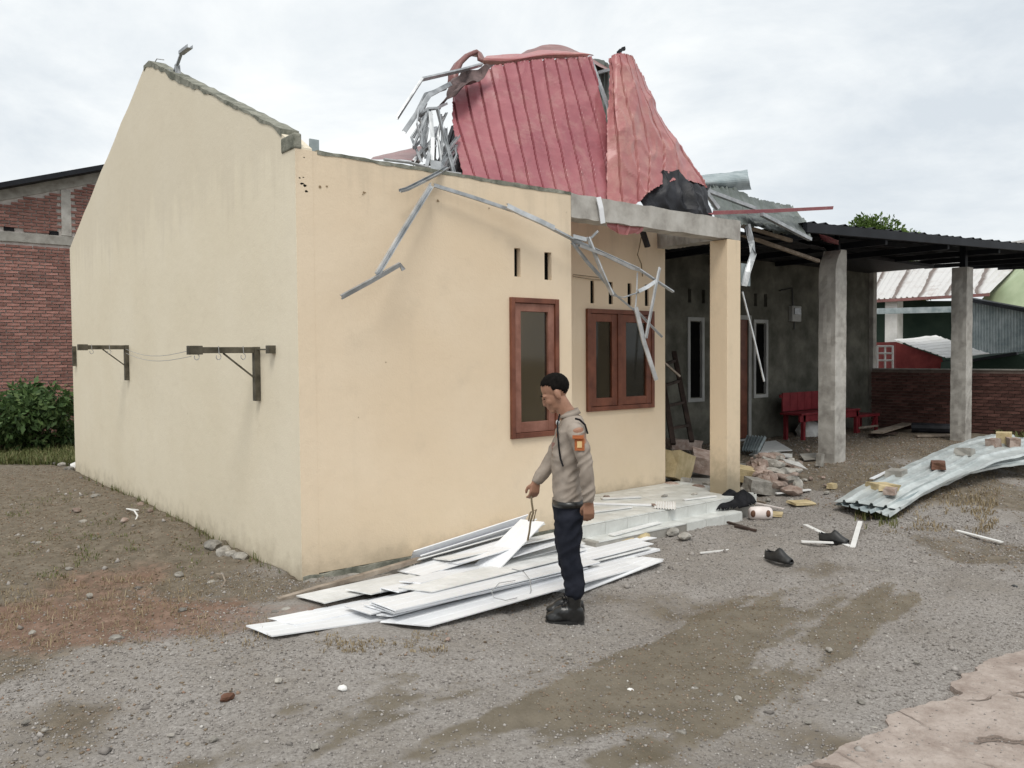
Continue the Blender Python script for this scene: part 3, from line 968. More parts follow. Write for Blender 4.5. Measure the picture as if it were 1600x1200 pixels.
# holes left by plaster flakes
mb = MB()
for px, py, r in [(468, 278, .016), (474, 277, .012), (472, 287, .02), (477, 290, .022), (479, 299, .02), (500, 292, .022), (511, 291, .016), (569, 301, .022), (684, 314, .022), (764, 325, .012), (603, 566, .010), (567, 304, .014), (475, 246, .010), (560, 652, .008)]:
    c = on(px, py, Y=-0.003)
    n_ = 9
    mb.add([c] + [c + Vector((math.cos(6.283 * q / n_) * r * rnd.uniform(.3, .9), 0, math.sin(6.283 * q / n_) * r * rnd.uniform(.2, 0.6))) for q in range(n_)], [(0, 1 + (q + 1) % n_, 1 + q) for q in range(n_)])
mottled('flake', (0.2, 0.14, 0.08), (0.34, 0.25, 0.15), 30, 0.9)
mb.build('plaster_flake', 'flake', H, kind='stuff')

# windows
def frame_rect(x0, x1, z0, z1, y0, y1, w, wb=None):
    wb = wb or w
    mb = MB()
    mb.box((x0, y0, z0), (x0 + w, y1, z1)).box((x1 - w, y0, z0), (x1, y1, z1))
    mb.box((x0 + w + .001, y0 + .001, z0), (x1 - w - .001, y1 - .001, z0 + wb)).box((x0 + w + .001, y0 + .001, z1 - w), (x1 - w - .001, y1 - .001, z1))
    return mb
W1 = frame_rect(1.93, 2.485, 0.885, 2.105, -0.03, 0.07, 0.045).build('window', 'brown_wood', H, bevel=0.004)
frame_rect(1.978, 2.437, 0.933, 2.057, -0.012, 0.045, 0.07, 0.09).build('sash', 'pale_brown_wood', W1, bevel=0.003)
MB().box((2.03, 0.012, 1.0), (2.385, 0.018, 2.0)).build('pane', 'dark_glass', W1)
xm = on(969, 567, Y=0.96).x
W2 = frame_rect(WBX[0] - 0.01, WBX[1] + 0.01, WBZ[0] - 0.01, WBZ[1] + 0.01, 0.965, 1.08, 0.05).build('window', 'brown_wood', H, bevel=0.004)
MB().box((xm - 0.028, 0.962, WBZ[0] + 0.04), (xm + 0.028, 1.06, WBZ[1] - 0.04)).build('mullion', 'brown_wood', W2, bevel=0.003)
for a, b in ((WBX[0] + 0.042, xm - 0.03), (xm + 0.03, WBX[1] - 0.042)):
    frame_rect(a, b, WBZ[0] + 0.045, WBZ[1] - 0.045, 0.975, 1.03, 0.085, 0.09).build('sash', 'brown_wood', W2, bevel=0.003)
    MB().box((a + 0.08, 0.998, WBZ[0] + 0.12), (b - 0.08, 1.004, WBZ[1] - 0.12)).build('pane', 'dark_glass', W2)

# porch floor and step, each tile its own piece
PF = MB().box((2.662, -0.115, -0.3), (5.33, 0.999, 0.045)).build('porch_floor', 'concrete', H)
ST = MB().box((2.662, -0.30, -0.3), (4.85, -0.117, -0.075)).build('porch_step', 'concrete', H)
tile_cache = {}
def tile(parent, c, sx, sy, sz, rot=(0, 0, 0)):
    key = (round(sx, 3), round(sy, 3), round(sz, 3))
    if key not in tile_cache:
        me = MB().box((-sx / 2, -sy / 2, -sz / 2), (sx / 2, sy / 2, sz / 2)).mesh('tile')
        me.materials.append(MATS['tile'])
        tile_cache[key] = me
    o = put('tile', tile_cache[key], None, c, rot, parent=parent)
    return o
ts = 0.30
for i in range(9):
    for j in range(4):
        x = 2.665 + i * ts + ts / 2
        y = -0.118 + j * ts + ts / 2
        w = ts - 0.004
        d = w if j < 3 else 0.2
        if x + w / 2 > 5.37: continue
        yy = y if j < 3 else -0.118 + 3 * ts + 0.105
        if 4.95 < x and j == 0:
            continue
        tile(PF, (x, yy, 0.05 + rnd.uniform(-.0012, .0012)), w, d, 0.012)
    tile(PF, (2.665 + i * ts + ts / 2, -0.121, -0.012), ts - 0.004, 0.010, 0.104)
tile(PF, (5.2, -0.062, 0.05), 0.24, 0.11, 0.012)
for i in range(7):
    x = 2.7 + i * 0.305 + 0.15
    tile(ST, (x, -0.213, -0.07 + rnd.uniform(-.001, .001)), 0.30, 0.185, 0.012)
    if i > 3:
        tile(ST, (x, -0.308, -0.137), 0.30, 0.010, 0.118)
for (px, py), s in zip([(985, 850), (1003, 846), (1052, 836), (1070, 842)], [(.3, .1, .1), (.22, .12, .1), (.2, .1, .08), (.18, .12, .06)]):
    p = gnd(px, py)
    put('step_rubble', chunk_mesh('step_rubble', s, int(px), 0.2, 2), 'yellow_chunk' if px < 1040 else 'rubble_grey', (p.x, p.y, p.z + 0.03), (0, 0, 0.2), parent=ST)

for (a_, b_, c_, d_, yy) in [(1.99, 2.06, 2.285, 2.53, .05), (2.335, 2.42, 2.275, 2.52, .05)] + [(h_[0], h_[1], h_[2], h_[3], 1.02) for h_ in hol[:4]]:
    MB().box((a_ + .001, yy, c_ + .001), (b_ - .001, yy + .006, d_ - .001)).build('vent_shade_plate', 'black_void', H)  # black plate inside each vent paints in the shade of its depth
# ------------------------------------------------------------------ wall fittings
def bracket(py_top, py_bot, pxw, pxa, sec, label, hooks, tail=None):
    top = on(pxw, py_top, X=0.0)
    bot = on(pxw, py_bot, X=0.0)
    y = top.y
    t = thing('clothes_bracket', label, 'bracket', (0, y, bot.z), 'steel brackets on the side wall')
    MB().box((-0.045, y - sec / 2, bot.z), (-0.001, y + sec / 2, top.z + 0.02)).build('post', 'bracket_steel', t, bevel=0.002)
    r = ray(pxa, py_top + 4)
    X = CAM[0] + r[0] * (y - CAM[1]) / r[1]
    z = top.z - 0.005
    MB().box((X, y - sec * .42, z - sec * .42), (-0.047, y + sec * .42, z + sec * .42)).build('arm', 'bracket_steel', t, bevel=0.002)
    MB().box((X - 0.002, y - sec * .6, z - sec * .6), (X + abs(X) * .18, y + sec * .6, z + sec * .6)).build('arm_sleeve', 'bracket_steel', t, bevel=0.002)
    MB().bar((X * 0.52, y, z - sec * .42), (-0.04, y, z - abs(X) * .40), 0.012, 0.012).build('brace', 'bracket_steel', t)
    for fx in hooks:
        c = Vector((X * fx, y - sec * .45, z - .02))
        pts = [c + Vector((0, 0, 0.05))] + [c + Vector((0.018 * math.sin(a), 0, -0.03 + 0.022 * math.cos(a))) for a in np.linspace(0.2, 5.2, 9)]
        MB().tube(pts, 0.0035, 5).build('hook', 'wire_grey', t)
    if tail:
        e_ = on(tail, py_top, X=-0.02)
        MB().tube([Vector((-0.02, y, top.z)), Vector((-0.02, e_.y, e_.z))], 0.006).build('stay_rod', 'bracket_steel', t)
        MB().box((-0.05, e_.y - 0.035, e_.z - 0.03), (-0.001, e_.y + 0.035, e_.z + 0.03)).build('wall_plate', 'bracket_steel', t)
    return t, Vector((X * .9, y, z)), X
b1, e1, X1 = bracket(546, 626, 404.5, 294, 0.055, 'nearer and larger rusty steel clothes bracket on the side wall', (.9, .6, .25), 424)
b2, e2, X2 = bracket(542, 594, 200.5, 122, 0.055, 'farther rusty clothes bracket with two hooks on the side wall', (.75, .4))
y3 = on(119, 556, X=0.0).y
p3a = on(118.5, 541, X=0.0)
p3b = on(119.5, 572, X=0.0)
MB().box((-0.045, y3 - 0.03, p3b.z), (-0.001, y3 + 0.03, p3a.z)).build('wall_batten', 'bracket_steel', None, 'short rusty upright fixed at the far edge of the side wall', 'batten')
mb = MB()
for dz in (0.0, -0.045):
    a = Vector((X1 * .96, e1.y, e1.z + dz))
    b = Vector((-0.03, e2.y, e2.z - 0.02 + dz))
    mb.tube([a.lerp(b, q / 8) + Vector((0, 0, -0.06 * math.sin(math.pi * q / 8))) for q in range(9)], 0.0025, 5)
mb.build('washing_line', 'wire_grey', None, 'thin double washing line strung between the two wall brackets', 'washing line')
# debris on the wall heads
def chan_thing(name, pix, plane, label, mat='galvanised', w=0.05, h=0.03, cat='steel strip', roll=0.0, group=None):
    pts = [on(px, py, **({k_: (v_ if not isinstance(v_, (list, tuple)) else v_[i]) for k_, v_ in plane.items()})) for i, (px, py) in enumerate(pix)]
    return MB().channel(pts, w, h, 0.004, roll).build(name, mat, None, label, cat, group)
MB().channel([on(272, 114, X=.06), on(278, 100, X=.06), on(283.5, 84.5, X=.06)], .026, .016).channel([on(283, 85.5, X=.055), on(290, 80, X=.055), on(297, 75, X=.055)], .05, .03).build('bent_bracket', 'galvanised', None, 'twisted grey metal bracket sticking up from the gable top', 'metal bracket')
mbx = MB().channel([on(267, 113, X=.04), on(273, 121, X=.03)], .05, .03).channel([on(276, 103, X=.05), on(278, 119, X=.05)], .045, .03)
mbx.build('bent_clip', 'galvanised', None, 'small crumpled metal clip at the foot of the gable bracket', 'metal clip')
MB().tube([on(240, 101, X=.06), on(245, 92, X=.06), on(256, 93.5, X=.06)], 0.005).build('bent_wire', 'wire_grey', None, 'thin bent wire end standing on the gable peak', 'wire')
st0 = on(482, 217, Y=0.08); st1 = on(497, 235, Y=0.08)
MB().box((st0.x, 0.06, WT - 0.01), (st1.x, 0.075, st0.z)).box((st1.x - .006, 0.0755, WT - 0.01), (st1.x, 0.11, st0.z)).build('metal_cleat', 'blue_zinc', None, 'small upright blue grey metal cleat on the wall head', 'metal cleat', bevel=0.002)

# ================================================================== TORN RED ROOF
def row(pts):
    return [on(px, py, Y=Y) for px, py, Y in pts]
o = sheet([row([(724, 285, .30), (802, 298, .27), (880, 312, .25), (957, 325, .25)]),
           row([(707, 190, .80), (793, 195, .62), (868, 200, .55), (951, 210, .50)]),
           row([(711, 122, 1.12), (785, 101, .94), (860, 92, .82), (924, 88, .76)])],
          264, 60, 11, -0.03, 0.007, 'fin', seed=2, slant=1.2, crease=.02, ragged=.006).build('red_roof_sheet', 'red_roofing', None, 'large ribbed faded red metal roof sheet standing upright behind the wall head', 'roof sheet')
solid(o)
o = sheet([row([(948, 332, .22), (975, 328, .2), (1000, 314, .2), (1014, 300, .2), (1040, 286, .24), (1068, 281, .3), (1102, 294, .4)]),
           row([(948, 240, .36), (972, 236, .28), (1000, 232, .3), (1018, 228, .34), (1040, 224, .38), (1052, 225, .42), (1067, 238, .5)]),
           row([(950, 165, .5), (965, 150, .42), (985, 148, .42), (998, 150, .46), (1012, 155, .5), (1022, 165, .54), (1032, 182, .58)]),
           row([(954, 95, .64), (962, 86, .58), (972, 84, .58), (983, 86, .58), (990, 92, .6), (1000, 108, .64), (1010, 128, .68)])],
          150, 70, 6, -0.03, 0.012, 'fin', seed=9, slant=.5, crease=.036, ragged=.006).build('red_roof_sheet', 'bleached_red_roofing', None, 'creased pointed red roof sheet folded to a peak right of the large one', 'roof sheet')
solid(o)
o = sheet([row([(949, 347, .05), (975, 352, .04), (1004, 356, .05)]),
           row([(949, 353, .05), (975, 358, .03), (1002, 360, .05)]),
           row([(955, 359, .06), (974, 367, .04), (996, 363, .06)])],
          40, 14, 3, -0.02, 0.012, seed=4).build('red_roof_flap', 'bleached_red_roofing', None, 'rounded red sheet end drooping below the concrete porch beam', 'roof sheet')
solid(o)
o = sheet([row([(752, 99, 1.12), (800, 101, .98), (860, 91, .88), (912, 88, .80)]),
           row([(756, 92, 1.02), (800, 92, .90), (860, 84, .80), (925, 85, .78)]),
           row([(762, 88, 1.2), (806, 84, 1.05), (858, 79, 1.0), (928, 87, .95)])],
          60, 10, 0, 0, 0.02, seed=3).build('ridge_cap', 'bleached_red_roofing', None, 'long crumpled red ridge capping along the top of the large sheet', 'ridge cap')
solid(o)
o = sheet([row([(800, 92, 1.15), (850, 88, 1.1), (900, 88, 1.05), (952, 112, 1.0)]),
           row([(826, 80, 1.45), (860, 71, 1.4), (900, 78, 1.3), (954, 104, 1.2)])],
          40, 8, 0, 0, 0.02, seed=13).build('roof_sheet', 'dull_red_roofing', None, 'dull brownish roof sheet arching behind the ridge capping', 'roof sheet')
solid(o)
# curled loop of sheet at the far left of the ridge
lp = [on(px, py, Y=Y) for px, py, Y in [(708, 132, 1.15), (708, 115, 1.2), (716, 99, 1.22), (728, 88, 1.22), (741, 82, 1.22), (750, 85, 1.2), (753, 94, 1.15), (762, 100, 1.1)]]
MB().prism([(-0.06, -0.02), (0.05, -0.022), (0.06, 0.012), (0, 0.024), (-0.05, 0.014)], lp).build('roof_edge_loop', 'dull_red_roofing', None, 'looped strip of torn red roof edging at the left of the ridge', 'roof edging', smooth=True)
# undersides and lining seen in the gaps
o = sheet([row([(698, 182, .86), (704, 172, .80), (712, 162, .76)]), row([(698, 150, .9), (714, 143, .80), (733, 140, .74)]), row([(709, 126, 1.0), (732, 112, .9), (772, 104, .84)])],
          40, 40, 0, 0, 0.05, seed=21, crease=.14).build('crumpled_flashing', 'dark_flashing', None, 'crumpled grey red flashing at the left edge of the large red sheet', 'flashing')
solid(o)
o = sheet([row([(672, 272, .75), (705, 278, .72), (745, 284, .7)]), row([(688, 240, .9), (712, 236, .9), (745, 240, .9)]), row([(705, 198, 1.3), (720, 195, 1.3), (745, 195, 1.3)])],
          16, 16, 5, 0.02, 0.04, seed=31).build('black_lining', 'black_sheet', None, 'black roof lining hanging behind the tangled truss', 'roof lining')
solid(o)
o = sheet([row([(920, 240, 1.0), (945, 240, 1.0), (968, 240, .95)]), row([(920, 160, 1.15), (940, 150, 1.15), (968, 150, 1.1)]), row([(918, 92, 1.25), (940, 94, 1.2), (964, 112, 1.1)])],
          16, 22, 7, 0.02, 0.02, seed=41).build('roof_lining', 'dark_zinc', None, 'dark green roof underside in the gap between the two red sheets', 'roof lining')
solid(o)
MB().bar(on(934, 114, Y=.95), on(953, 109, Y=.9), 0.05, 0.03).build('purlin', 'galvanised', None, 'short bright purlin bridging the gap between the red sheets', 'purlin')
MB().bar(on(925, 98, Y=.98), on(954, 178, Y=.6), 0.03, 0.03).build('purlin', 'galvanised', None, 'thin grey purlin along the right edge of the large red sheet', 'purlin')
MB().channel([on(968, 84, Y=.6), on(972, 79, Y=.6), on(977, 78, Y=.58)], .05, .03).build('metal_hook', 'black_sheet', None, 'dark metal hook on the tip of the pointed red sheet', 'metal scrap')
o = sheet([row([(1000, 334, .28), (1050, 342, .22), (1078, 346, .22), (1112, 350, .3)]), row([(1000, 306, .36), (1040, 302, .22), (1070, 306, .24), (1104, 312, .32)]), row([(1014, 290, .36), (1046, 276, .36), (1078, 284, .38), (1104, 294, .44)])],
          60, 40, 0, 0, 0.05, seed=51, crease=.12).build('black_tarpaulin', 'black_sheet', None, 'crumpled black tarpaulin bundled under the pointed red sheet', 'tarpaulin')
solid(o)
# red strip of roof lying on the wall head at left
o = sheet([row([(580, 250, .30), (620, 250, .34), (660, 252, .5)]), row([(582, 246, 1.2), (625, 236, 1.2), (662, 226, 1.2)])],
          20, 6, 0, 0, 0.01, seed=6).build('roof_strip', 'dull_red_roofing', None, 'low strip of red roof lying behind the wall head left of the truss', 'roof sheet')
solid(o)
MB().tube([on(600, 249, Y=.16), on(640, 254, Y=.16), on(690, 268, Y=.12), on(720, 272, Y=.1)], 0.012).build('metal_rod', 'wire_grey', None, 'grey rod lying along the wall head below the truss', 'rod')

# tangled light steel truss left of the red sheet
def rstrut(r_):
    x = r_.uniform(640, 712); y = r_.uniform(165, 225)
    return ([(x, y), (x + r_.uniform(-14, 8), y + r_.uniform(20, 36)), (x + r_.uniform(-26, 14), min(262, y + r_.uniform(45, 80)))], (r_.uniform(.4, .8), r_.uniform(.35, .7), r_.uniform(.2, .5)), r_.uniform(.032, .05))
TR = thing('mangled_truss', 'tangled bundle of bent galvanised truss members spilling over the wall head', 'roof truss', on(680, 262, Y=0.45))
tangle = [
    ([(622, 185), (661, 125), (722, 111), (754, 102)], (.55, .55, .8, 1.0), .055),
    ([(632, 205), (672.5, 147), (705, 130)], (.45, .5, .8), .06),
    ([(645.5, 228), (664, 185), (668, 171)], (.4, .4, .45), .035),
    ([(645.5, 187), (666, 147), (697, 137)], (.6, .6, .8), .05),
    ([(670, 171), (664, 200), (657, 228)], (.42, .4, .35), .05),
    ([(672.5, 174), (676, 215), (675, 256)], (.38, .32, .25), .05),
    ([(682.6, 171), (695, 220), (708.5, 272)], (.4, .35, .2), .05),
    ([(656, 183), (670, 172), (683, 171), (697, 164)], (.5, .42, .42, .6), .055),
    ([(643, 256), (658, 236), (674, 220)], (.45, .45, .45), .05),
    ([(651, 258), (668, 232), (684, 212)], (.6, .6, .6), .045),
    ([(686, 260), (700, 237), (717, 214)], (.3, .4, .6), .05),
    ([(690, 268), (702, 247), (716, 228)], (.25, .4, .6), .05),
    ([(664, 160), (655, 185), (668, 200), (660, 238)], (.7, .65, .6, .55), .05),
    ([(689, 180), (683, 215), (688, 258)], (.5, .45, .3), .045),
    ([(700, 240), (692, 252), (685, 268)], (.3, .25, .15), .05),
    ([(648, 216), (662, 190), (676, 178)], (.7, .7, .65), .04),
    ([(676, 205), (690, 232), (699, 262)], (.7, .6, .5), .045),
    ([(666, 262), (671, 238), (680, 226)], (.2, .3, .35), .045),
]
r_t = random.Random(23)
tangle += [rstrut(r_t) for _ in range(13)]
for i, (pp, ys, w) in enumerate(tangle):
    MB().channel([on(px, py, Y=y) for (px, py), y in zip(pp, ys)], w * .66, w * .36, .003, rnd.uniform(0, 3.1)).build('strut', 'galvanised', TR)
p_, q_ = on(672, 250, Y=.1), on(688, 268, Y=.1)
MB().box((p_.x, .09, q_.z), (q_.x, .096, p_.z)).build('gusset', 'bright_zinc', TR)

# long truss dangling in front of the facade
DT = thing('dangling_truss', 'long buckled truss chord dangling across the front wall and windows', 'roof truss', on(678, 289, Y=-.08))
dang = [
    ([(700, 262), (685, 272), (660, 285), (636, 297), (625, 300)], (.06, -.03, -.08, -.1, -.1), .045, 'galvanised'),
    ([(673, 289), (630, 358), (587.5, 429)], (-.08, -.14, -.2), .055, 'bright_zinc'),
    ([(534, 465), (580, 440), (626, 413.5), (631, 422)], (-.22, -.22, -.2, -.2), .045, 'galvanised'),
    ([(678.6, 289), (740, 308), (803, 329)], (-.08, -.1, -.12), .04, 'galvanised'),
    ([(803, 329), (850, 352), (894.6, 375)], (-.12, -.14, -.15), .045, 'galvanised'),
    ([(894.6, 375), (950, 400), (999, 422)], (-.15, -.15, -.15), .05, 'galvanised'),
    ([(999, 422), (1026, 440), (1052, 457)], (-.15, -.13, -.1), .035, 'galvanised'),
    ([(793, 321), (815, 332), (840, 343), (867, 356)], (-.16, -.17, -.17, -.16), .06, 'bright_zinc'),
    ([(905, 381), (945, 396), (990, 418)], (-.18, -.19, -.18), .06, 'bright_zinc'),
    ([(894.6, 377), (920, 410), (949, 442)], (-.14, -.12, -.1), .045, 'galvanised'),
    ([(949, 442), (962, 459), (996, 487)], (-.1, -.1, -.1), .04, 'galvanised'),
    ([(996, 487), (1018, 510), (1034.7, 527)], (-.1, -.08, -.06), .03, 'galvanised'),
    ([(918, 371), (938.5, 422), (948, 444), (956, 461)], (-.17, -.15, -.13, -.12), .045, 'bright_zinc'),
    ([(896, 369), (916.6, 374)], (-.16, -.17), .05, 'bright_zinc'),
    ([(916.6, 374), (925, 371), (935, 361)], (-.17, -.16, -.15), .025, 'galvanised'),
    ([(1029.6, 418), (1023, 449), (1008, 528)], (-.14, -.15, -.16), .042, 'bright_zinc'),
    ([(994, 480), (1007, 535), (1026, 594)], (-.14, -.15, -.16), .055, 'bright_zinc'),
    ([(998, 455), (1012, 448), (1027, 438)], (-.16, -.16, -.15), .05, 'bright_zinc'),
    ([(997, 426), (996, 455), (994, 482)], (-.12, -.12, -.12), .03, 'galvanised'),
    ([(956, 461), (975, 464), (998, 456)], (-.12, -.13, -.14), .02, 'galvanised'),
]
for pp, ys, w, mt in dang:
    MB().channel([on(px, py, Y=y) for (px, py), y in zip(pp, ys)], w * .72, w * .42, .003, rnd.uniform(0, 3.1)).build('strut', mt, DT)
MB().tube([on(px, 429 + dy, Y=.97) for px, dy in ((896, 0), (915, 2), (930, 4), (948, 6))], 0.004).tube([on(px, 432 + dy, Y=.97) for px, dy in ((896, 0), (915, 3), (930, 5), (948, 6))], 0.004).build('loose_cable', 'wire_brown', None, 'thin double cable strung across the vents of the porch wall', 'cable')
MB().tube([on(1002, 370, Y=.97), on(999, 386, Y=.95), on(996, 398, Y=.94), on(1002, 412, Y=.95), on(1004, 432, Y=.96)], 0.007).build('loose_cable', 'wire_brown', None, 'brown cable looping down from the red flap onto the porch wall', 'cable')
MB().prism([(-.03, -.004), (.03, -.004), (.03, .004), (-.03, .004)], [on(935, 308, Y=-.02), on(939, 325, Y=-.03), on(942, 349, Y=-.02)], up=Vector((0, 1, 0))).build('white_strip', 'white_panel', None, 'narrow white strip hanging over the concrete porch beam', 'strip')
MB().bar(on(1001, 352, Y=.45), on(1012, 386, Y=.45), 0.06, 0.03, up=(1, 0, 0)).build('black_strap', 'black_sheet', None, 'short black strap hanging below the porch beam', 'strap')

# collapsed zinc sheets right of the porch pillar
GZS = 'collapsed grey roof sheets beside the pillar'
def zsheet(rows, nu, nv, ribs, amp, dent, label, mat='dark_zinc', shape='trap', seed=0, ragged=0.0, nm='zinc_sheet'):
    o_ = sheet(rows, nu, nv, ribs, amp, dent, shape, seed, ragged).build(nm, mat, None, label, 'roof sheet')
    return solid(o_)
zsheet([row([(1092, 274, 1.2), (1130, 270, 1.2), (1168, 265, 1.2)]), row([(1094, 284, .95), (1130, 281, .9), (1169, 277, .9)]), row([(1102, 298, 1.0), (1135, 298, .95), (1173, 296, .95)])], 30, 14, 0, 0, .02, 'curled grey green zinc sheet highest beside the pointed red sheet', 'blue_zinc', seed=61)
zsheet([row([(1098, 292, .9), (1140, 294, .9), (1190, 310, .9), (1238, 322, .9)]), row([(1110, 318, .6), (1150, 330, .6), (1200, 340, .6), (1262, 350, .6)]), row([(1120, 340, .4), (1160, 352, .4), (1215, 362, .4), (1270, 372, .4)])], 60, 14, 9, .02, .03, 'dark corrugated zinc sheet sagging behind the porch beam end', 'dark_zinc', seed=62, ragged=.015)
zsheet([row([(1165, 330, .5), (1215, 335, .5), (1256, 340, .55)]), row([(1180, 348, .2), (1225, 356, .2), (1268, 374, .2)])], 24, 10, 5, .02, .02, 'small grey zinc sheet overlapping the dark one and pointing down right', 'dark_zinc', seed=63, ragged=.01)
zsheet([row([(1162, 350, .6), (1220, 372, .6), (1285, 386, .6)]), row([(1165, 372, 2.2), (1230, 384, 2.2), (1300, 396, 2.2)]), row([(1165, 392, 3.5), (1240, 396, 3.5), (1305, 402, 3.5)])], 40, 20, 10, .02, .03, 'dark underside of the fallen porch roof against the grey house', 'black_sheet', seed=64)
zsheet([row([(1280, 366, .5), (1295, 370, .5), (1310, 376, .5)]), row([(1282, 372, .9), (1296, 378, .9), (1312, 384, .9)])], 10, 6, 0, 0, .02, 'torn red scrap of roofing below the carport corner', 'red_roofing', seed=65, nm='roof_scrap')
MB().prism([(-.05, -.003), (.05, -.003), (.05, .04), (.044, .04), (.044, .003), (-.05, .003)], [on(1108, 334, Y=.24), on(1200, 331, Y=.26), on(1296, 326, Y=.3)], up=Vector((0, -.3, 1))).build('red_fascia', 'red_roofing', None, 'straight red metal fascia strip jutting right over the pillar', 'fascia')
for i, (a, b, Y0, Y1, mt, lb) in enumerate([((1100, 296), (1180, 326), .5, .4, 'galvanised', 'pale batten sloping down under the curled zinc sheet'),
                                        ((1190, 335), (1266, 374), .15, .12, 'galvanised', 'bright edge batten along the lower grey zinc sheet'),
                                        ((1158, 366), (1279, 408), .8, .8, 'old_timber', 'long pale batten hanging below the fallen porch roof'),
                                        ((1160, 353), (1236, 376), .55, .55, 'old_timber', 'shorter batten above the long pale one by the pillar'),
                                        ((1100, 296), (1122, 326), .42, .36, 'galvanised', 'thin grey batten beside the black tarpaulin')]):
    MB().bar(on(*a, Y=Y0), on(*b, Y=Y1), .05, .04).build('batten', mt, None, lb, 'batten')
MB().channel([on(1166, 352, Y=.3), on(1174, 378, Y=.25), on(1176, 398, Y=.22), on(1168, 425, Y=.2), on(1163, 447, Y=.2)], .07, .035, .004, .6).build('bent_channel', 'galvanised', None, 'kinked grey steel channel hanging beside the top of the cream pillar', 'steel strip')
MB().tube([on(1160, 456, Y=.22), on(1178, 528, Y=.1), on(1194, 596, Y=0.0)], .012).build('thin_rod', 'bright_zinc', None, 'thin bright rod hanging at a slant right of the cream pillar', 'rod')
MB().box((on(1158, 0, Y=.26).x, .25, on(1158, 446, Y=.25).z), (on(1172, 0, Y=.26).x, .262, on(1165, 412, Y=.25).z)).build('tin_plate', 'blue_zinc', None, 'grey tin plate hooked on the kinked channel by the pillar', 'tin plate')

# ================================================================== GREY HOUSE
GH = thing('grey_house', 'unpainted grey plastered house standing in shade behind the porch', 'house', (10.2, 4.5, 0))
YG = 3.6
def gx_(px, py=560):
    return on(px, py, Y=YG).x
wins = [(gx_(1077), gx_(1096), 0.855, 2.17), (gx_(1179.5), gx_(1196), 0.855, 2.17), (gx_(1286), gx_(1312), 0.855, 2.17)]
door = (gx_(1136), gx_(1168.5), 0.03, 2.25)
vents = [(gx_(a), gx_(b), 2.5, 2.74) for a, b in ((1075, 1080), (1096.5, 1101.5), (1178, 1182.5), (1193.5, 1198.5))]
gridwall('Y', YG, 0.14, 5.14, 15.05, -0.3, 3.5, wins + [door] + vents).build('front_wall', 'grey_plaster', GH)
MB().box((5.14, 3.76, -0.3), (15.05, 3.82, 3.4)).build('inner_wall', 'black_void', GH)  # black sheet close behind the openings, painted shade for the unlit rooms
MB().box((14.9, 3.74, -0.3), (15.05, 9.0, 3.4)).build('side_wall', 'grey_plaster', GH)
MB().box((15.051, 3.5, -0.2), (15.2, 3.72, 3.5)).build('pilaster', 'pale_concrete', GH, bevel=.01)
for (a, b, c, d) in wins:
    w_ = frame_rect(a - .06, b + .06, c - .08, d + .08, YG - .025, YG + .06, .065).build('window', 'grey_trim', GH, bevel=.004)
    MB().box((a, YG + .03, c), (b, YG + .036, d)).build('pane', 'black_void', w_)
dr = frame_rect(door[0] - .05, door[1] + .09, -.05, door[3] + .07, YG - .02, YG + .06, .08).build('door', 'grey_trim', GH)
MB().box((door[0] + .03, YG + .01, .04), (door[1] + .008, YG + .05, door[3])).build('door_leaf', 'brown_wood', dr)
MB().box((5.3, 1.05, -0.25), (14.9, 3.59, -0.02)).build('terrace', 'concrete', GH)
# dark porch ceiling and roof of the grey house
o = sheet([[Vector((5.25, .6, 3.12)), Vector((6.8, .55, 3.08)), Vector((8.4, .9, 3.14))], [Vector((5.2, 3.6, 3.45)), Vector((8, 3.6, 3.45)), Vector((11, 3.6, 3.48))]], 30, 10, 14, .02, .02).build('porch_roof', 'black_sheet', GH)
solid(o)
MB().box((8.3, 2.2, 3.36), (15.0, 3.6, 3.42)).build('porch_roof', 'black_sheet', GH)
# electricity meter
m0 = on(1232, 478, Y=YG); m1 = on(1246, 503, Y=YG)
MT = thing('electric_meter', 'small grey electricity meter on the grey house wall', 'meter', (m0.x, YG, m1.z))
MB().box((m0.x, YG - .09, m1.z), (m1.x, YG - .001, m0.z)).build('casing', 'grey_trim', MT, bevel=.01)
MB().box((m0.x + .05, YG - .11, m1.z + .14), (m1.x - .05, YG - .0905, m0.z - .04)).build('window', 'meter_glass', MT)
MB().tube([Vector(((m0.x + m1.x) / 2 - .05, YG - .03, m0.z)), Vector(((m0.x + m1.x) / 2 - .08, YG - .03, m0.z + .35)), Vector(((m0.x + m1.x) / 2 - .5, YG - .03, m0.z + .28))], .014).build('conduit', 'black_rubber', MT)
MB().tube([Vector(((m0.x + m1.x) / 2, YG - .03, m1.z)), Vector(((m0.x + m1.x) / 2, YG - .03, m1.z - .15))], .014).build('conduit', 'black_rubber', MT)

